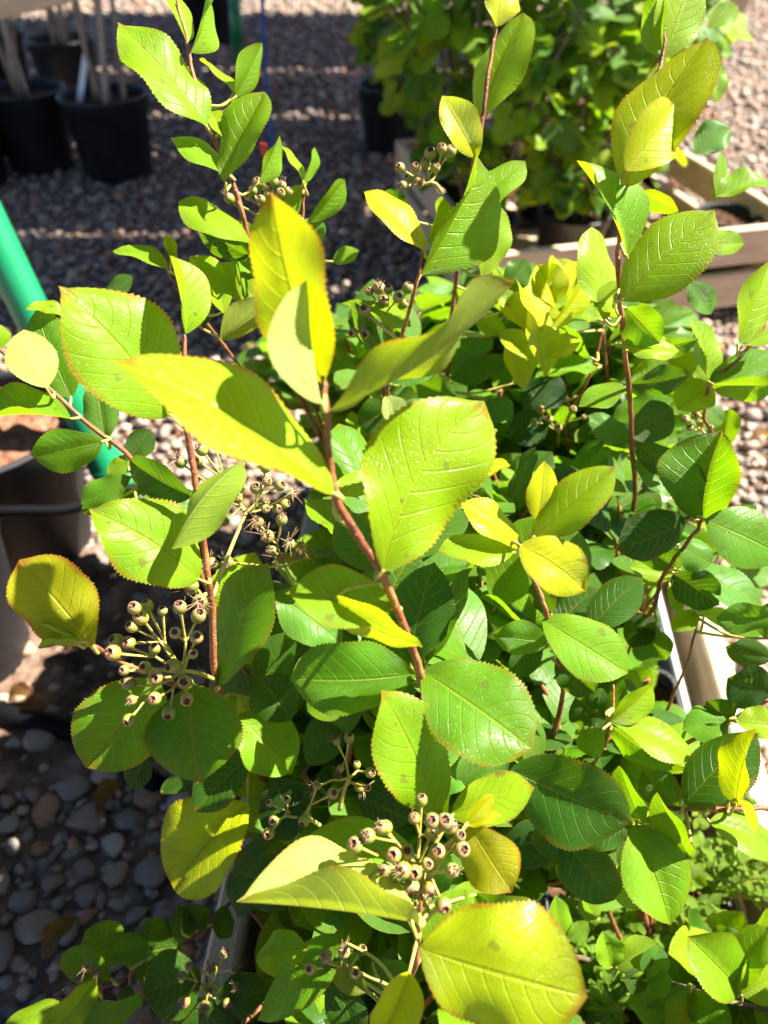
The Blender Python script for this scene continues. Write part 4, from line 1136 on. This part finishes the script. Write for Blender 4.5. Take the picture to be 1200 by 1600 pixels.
def cluster(shrub, node, berries, d, hub=None, kinds=('closed', 'closed', 'open'), size=1.0, spread=.012, label=None, seed=0):
    r = random.Random(seed); root = roots[shrub]
    N = P(*node)
    pts = [P(x, y, d + r.uniform(-spread, spread)) for (x, y) in berries]
    mb = MB()
    # group the fruit into a few side stalks
    rest = list(range(len(pts))); c0 = sum(pts, Vector()) / len(pts)
    hubp = P(*hub) if hub else (N * .6 + c0 * .4)
    mb.tube(catmull([(N, .0013), ((N + hubp) / 2 + Vector((0, 0, .002)), .0012), (hubp, .0010)], 4), 6)
    holder = None
    objs = []
    while rest:
        i = rest.pop(0); near = sorted(rest, key=lambda j: (pts[j] - pts[i]).length)[:r.choice((1, 2, 2))]
        near = [j for j in near if (pts[j] - pts[i]).length < .03]
        for j in near: rest.remove(j)
        g = [i] + near; cg = sum((pts[j] for j in g), Vector()) / len(g)
        fork = hubp * .45 + cg * .55 + (FWD * .004)
        mb.tube(catmull([(hubp, .0009), ((hubp + fork) / 2 + Vector((0, 0, -.0015)), .0008), (fork, .0007)], 4), 6)
        for j in g:
            dr = (pts[j] - fork); ln = dr.length; dr.normalize()
            face = (dr * .75 + (CAM - pts[j]).normalized() * r.uniform(.1, .8) + Vector((0, 0, .15))).normalized()
            s = size * r.uniform(.72, 1.12)
            att = pts[j] - face * .0038 * s
            mb.tube(catmull([(fork, .0007), ((fork + att) / 2 - face * .002, .00062), (att, .0008)], 4), 6)
            objs.append((pts[j], face, s))
    pe = child('fruit_cluster', mb.build('fruit_cluster', 'young_stem'), root)
    if label: pe['label'] = label
    for (p, face, s) in objs:
        m = face.to_track_quat('Z', 'Y').to_matrix().to_4x4() @ Matrix.Rotation(r.uniform(0, 6.28), 4, 'Z') @ Matrix.Diagonal((s, s, s * r.uniform(.95, 1.15), 1)); m.translation = p
        kd = r.choice(kinds)
        b = bpy.data.objects.new('berry', r.choice(BM[kd])); COL.objects.link(b); b.parent = pe
        b.matrix_basis = m @ Matrix(); b.matrix_parent_inverse = pe.matrix_basis.inverted() @ Matrix.Translation(-Vector(root.location))
def T(s, ox=0, oy=0, k=2): return [(ox + float(a.split(',')[0]) / k, oy + float(a.split(',')[1]) / k) for a in s.split()]
cluster('B', (336, 1062, .44), T('420,300 460,293 508,308 562,298 440,330 412,358 402,408 366,405 548,378 614,392 483,427 603,443 620,325 353,440 453,485 540,480 485,517 402,535 577,530 411,588 483,583 584,586 527,628 402,650 388,495', 0, 800), .395, hub=(285, 1048, .41), kinds=('closed', 'closed', 'closed', 'open'), label='loose fruit cluster of greenish berries', seed=1)
cluster('K', (655, 1470, .382), T('117,100 95,157 150,165 188,168 235,213 243,255 167,260 30,272 72,262 5,185 135,300 212,320 95,327 60,320 22,373 86,372 143,378 75,425 185,428 2,318 -50,212 -90,240 -10,185 -60,355 205,180 150,205', 600, 1200), .356, hub=(652, 1350, .37), label='dense fruit cluster of pinkish berries', seed=2, spread=.010)
cluster('B', (330, 940, .43), T('630,605 670,592 565,645 620,640 830,660 800,725 835,705 875,718 910,742 830,768 890,775 755,720 865,790 740,755 700,830 830,790', 0, 400), .47, hub=(385, 800, .48), kinds=('open', 'closed', 'dry'), seed=3, size=.95)
cluster('A', (470, 940, .50), [(402, 815), (418, 838), (440, 812), (425, 860), (452, 850), (470, 855), (478, 868), (462, 872), (440, 872), (355, 878), (330, 880)], .47, hub=(445, 885, .49), kinds=('open', 'dry', 'dry'), seed=4)
cluster('K', (530, 1265, .45), T('620,330 685,310 640,470 725,450 795,490 740,565 780,570 520,560 600,600', 340, 1060, 3.333), .435, hub=(545, 1215, .44), kinds=('closed', 'dry'), seed=5, size=.8)
cluster('K', (500, 1290, .45), T('845,110 895,100 990,55 1040,80 855,165 950,165 840,205 910,285', 0, 1200), .432, hub=(470, 1275, .445), kinds=('closed', 'open'), seed=6, size=.85)
cluster('L', (318, 1580, .53), T('570,650 660,630 740,680 700,580 730,630 575,730 640,745 710,735 590,620', 0, 1200), .505, hub=(325, 1545, .52), kinds=('dry', 'dry', 'open'), seed=7, size=1.0)
cluster('K', (590, 1560, .45), T('1020,590 1130,570 970,628 1020,655 1110,640 1075,575', 0, 1200), .41, hub=(545, 1535, .43), kinds=('closed', 'open', 'dry'), seed=8)
cluster('E', (625, 560, .50), [(577, 455), (592, 450), (607, 452), (637, 450), (622, 465), (600, 470), (632, 475), (570, 485), (552, 520), (572, 520)], .49, hub=(605, 500, .495), kinds=('closed', 'open'), seed=9, size=1.0)
cluster('E', (690, 300, .52), [(672, 240), (690, 232), (704, 236), (650, 262), (640, 278), (665, 255), (680, 262), (625, 262), (655, 285), (630, 290)], .51, hub=(672, 285, .515), kinds=('closed', 'closed', 'open'), seed=10, size=1.1)
cluster('D', (400, 370, .52), [(402, 285), (415, 292), (395, 298), (428, 285), (440, 290), (418, 305), (438, 302), (408, 312), (388, 308), (450, 300), (372, 318), (358, 310)], .51, hub=(410, 335, .515), kinds=('closed', 'open'), seed=11, size=.85)
cluster('G', (1105, 690, .58), [(1085, 650), (1095, 662), (1102, 645), (1110, 668), (1078, 668), (1090, 635), (1070, 655)], .555, hub=(1095, 672, .57), kinds=('closed', 'open'), seed=12, size=.8)
cluster('E', (872, 700, .68), [(845, 640), (912, 652), (872, 668), (858, 655), (895, 640), (835, 660)], .62, hub=(872, 672, .65), kinds=('closed', 'open'), seed=13, size=.9)
cluster('L', (160, 1560, .54), [(135, 1512), (150, 1520), (128, 1525), (152, 1532)], .51, hub=(150, 1535, .52), kinds=('dry',), seed=14)
cluster('B', (330, 935, .43), [(297, 922), (312, 940), (300, 915)], .42, hub=(318, 930, .425), kinds=('closed', 'dry'), seed=15)

# ------------------------------------------------------------------ currant bushes in the brown crate and behind it
def currant_leaf(seed, size=.05):
    r = random.Random(seed); k = 40; V = [(0, 0, 0)]; uv = [(0, .5)]; Fc = []
    cup = r.uniform(-.2, .35); nz = r.uniform(0, 6)
    for ring in (.5, 1.0):
        for j in range(k):
            a = -math.pi * .93 + 2 * math.pi * .93 * j / (k - 1)
            lobe = .55 + .45 * abs(math.cos(a * 1.45)) ** .7 * (1 - .22 * abs(a) / math.pi)
            tooth = 1 + (.06 if j % 2 else -.02) * (ring == 1)
            rr = size * .55 * lobe * tooth * ring
            x = math.sin(a) * rr; y = size * .16 + math.cos(a) * rr
            z = cup * rr * rr / size + .05 * size * math.sin(3 * a + nz) * ring
            V.append((x, y, z)); uv.append((.2 + .8 * ring * .5 * (1 + math.cos(a)), .5 + .5 * math.sin(a) * ring * .95))
    V[0] = (0, size * .10, 0)
    for j in range(k - 1):
        Fc.append((0, 1 + j + 1, 1 + j)); Fc.append((1 + j, 1 + j + 1, 1 + k + j + 1, 1 + k + j))
    return mesh('leaf', V, Fc, 'currant', uvs=uv)
CL = [currant_leaf(i, .068) for i in range(8)]
CC = [(.10, .23, .015), (.14, .28, .015), (.19, .32, .012), (.05, .14, .02), (.13, .24, .07), (.25, .34, .01)]
def currant(label, base, n, height, spread, zlo=.15, nst=7, dark=0):
    root = thing('currant_bush', label, 'bush', base, 'currant bushes in pots'); rest = []
    for s in range(nst):
        a = 6.28 * s / nst + R.uniform(-.4, .4); q = spread * R.uniform(.35, 1)
        top = base + Vector((q * math.cos(a), q * math.sin(a), height * R.uniform(.45, 1.1)))
        md = base * .5 + top * .5 + Vector((R.uniform(-.03, .03), R.uniform(-.03, .03), .06))
        pts = catmull([(base + Vector((.02 * math.cos(a), .02 * math.sin(a), 0)), .0055), (md, .004), (top, .002)], 12)
        mb = MB(); mb.tube(pts, 6)
        per = max(1, n // nst)
        for i in range(per):
            f = R.uniform(.15, 1.0); p = pts[int(f * (len(pts) - 1))][0]
            a2 = R.uniform(0, 6.28); y = Vector((math.cos(a2), math.sin(a2), R.uniform(-.3, .5))).normalized()
            ln = R.uniform(.02, .075); b = p + y * ln
            y2 = (y + Vector((0, 0, R.uniform(-1.0, -.1)))).normalized()
            n0 = up * .6 + SDIR * .4 + Vector((R.uniform(-1.1, 1.1), R.uniform(-1.2, .6), R.uniform(-.3, .4))); z = (n0 - y2 * n0.dot(y2)).normalized(); x = y2.cross(z)
            sc = R.uniform(.6, 1.25)
            m = Matrix((x * sc, y2 * sc, z * sc)).transposed().to_4x4(); m.translation = b
            mb.tube([(p, .0009), (b + y2 * .005 * sc, .0008)], 4)
            rest.append((m, R.randrange(8), R.choice(CC)))
        child('stem', mb.build('stem', 'bark'), root)
    for (m, i, c) in rest[:280]: child('leaf', CL[i], root, m, (*c, 0.05))
def cp(s, t, z=.045): 
    q = O2 + b_dir * (bW * s) + b_n * t; q.z = z; return q
CUR = [('currant bush of light green lobed leaves in the middle of the brown crate', cp(.40, .24), 285, .80, .34), ('currant bush nearest the cane pots in the brown crate', cp(.10, .26), 285, .85, .34),
       ('currant bush by the right board of the brown crate', cp(.68, .40), 240, .70, .26), ('darker currant bush in the back row of the brown crate', cp(.14, .62), 285, 1.0, .40),
       ('tall currant bush in the back row of the brown crate', cp(.52, .62), 285, 1.0, .38)]
for (lab, b, n, hgt, sp) in CUR:
    pot('black pot of the ' + lab.replace(' of light green lobed leaves', ''), b, .085, .16, 'pot', 'soil', group='black pots in the brown crate')
    currant(lab, b + Vector((0, 0, .13)), n, hgt, sp)
pot('grey round pot against the right board of the brown crate', cp(.88, .16), .075, .15, 'grey_pot', 'soil')
b = G(612, 235, 0)
pot('black pot on the gravel holding the shaded currant bush', b, .12, .22, 'pot', 'soil')
currant('shaded dark currant bush standing on the gravel next to the brown crate', b + Vector((0, 0, .19)), 290, .80, .46, nst=11)

# ------------------------------------------------------------------ small weeds in the square pots
def weed(label, base, n, h, sp, seed):
    r = random.Random(seed); root = thing('weed', label, 'weed', base, None); V = []; Fc = []; UV = []; bs = 0; mb = MB()
    for s in range(n):
        a = r.uniform(0, 6.28); q = sp * r.random() ** .6
        top = base + Vector((q * math.cos(a), q * math.sin(a), h * r.uniform(.4, 1)))
        pts = catmull([(base + Vector((r.uniform(-.03, .03), r.uniform(-.03, .03), 0)), .0007), (base * .4 + top * .6 + Vector((0, 0, .01)), .0006), (top, .0004)], 6); mb.tube(pts, 4)
        for i in range(3, len(pts)):
            for _ in range(2):
                a2 = r.uniform(0, 6.28); y = Vector((math.cos(a2), math.sin(a2), r.uniform(0, .8))).normalized()
                n0 = up + Vector((r.uniform(-.6, .6), r.uniform(-.6, .6), 0)); z = (n0 - y * n0.dot(y)).normalized(); x = y.cross(z)
                g = leaf_geo(r.uniform(.008, .016), r.uniform(.005, .009), n=6, mcol=2, seed=i, teeth=0, pucker=0)
                m = np.array(Matrix((x, y, z)).transposed()); p = np.array(pts[i][0])
                V.append(g[0] @ m.T + p); Fc.append(g[1] + bs); UV.append(g[2]); bs += len(g[0])
    o = child('foliage', mesh('foliage', np.concatenate(V).tolist(), np.concatenate(Fc).tolist(), 'leaf', uvs=np.concatenate(UV)), root, None, (.15, .26, .02, .1)); o['kind'] = 'stuff'
    child('stem', mb.build('stem', 'young_stem'), root)
def wb(px, py): return G(px, py, .148)
weed('tuft of small-leaved yellowish weed beside the right crate board', wb(1075, 1395), 26, .11, .07, 1)
weed('thin weed sprouting between square pots under the brown twig', wb(985, 1440), 26, .06, .07, 2)
weed('small pale weed growing beside the big yellow leaf', wb(915, 1555), 30, .06, .06, 3)
weed('low weed on the soil below the fruit cluster', wb(690, 1590), 22, .04, .07, 4)
weed('fresh light green weed in the gap below the central leaves', wb(800, 950), 26, .10, .07, 5)
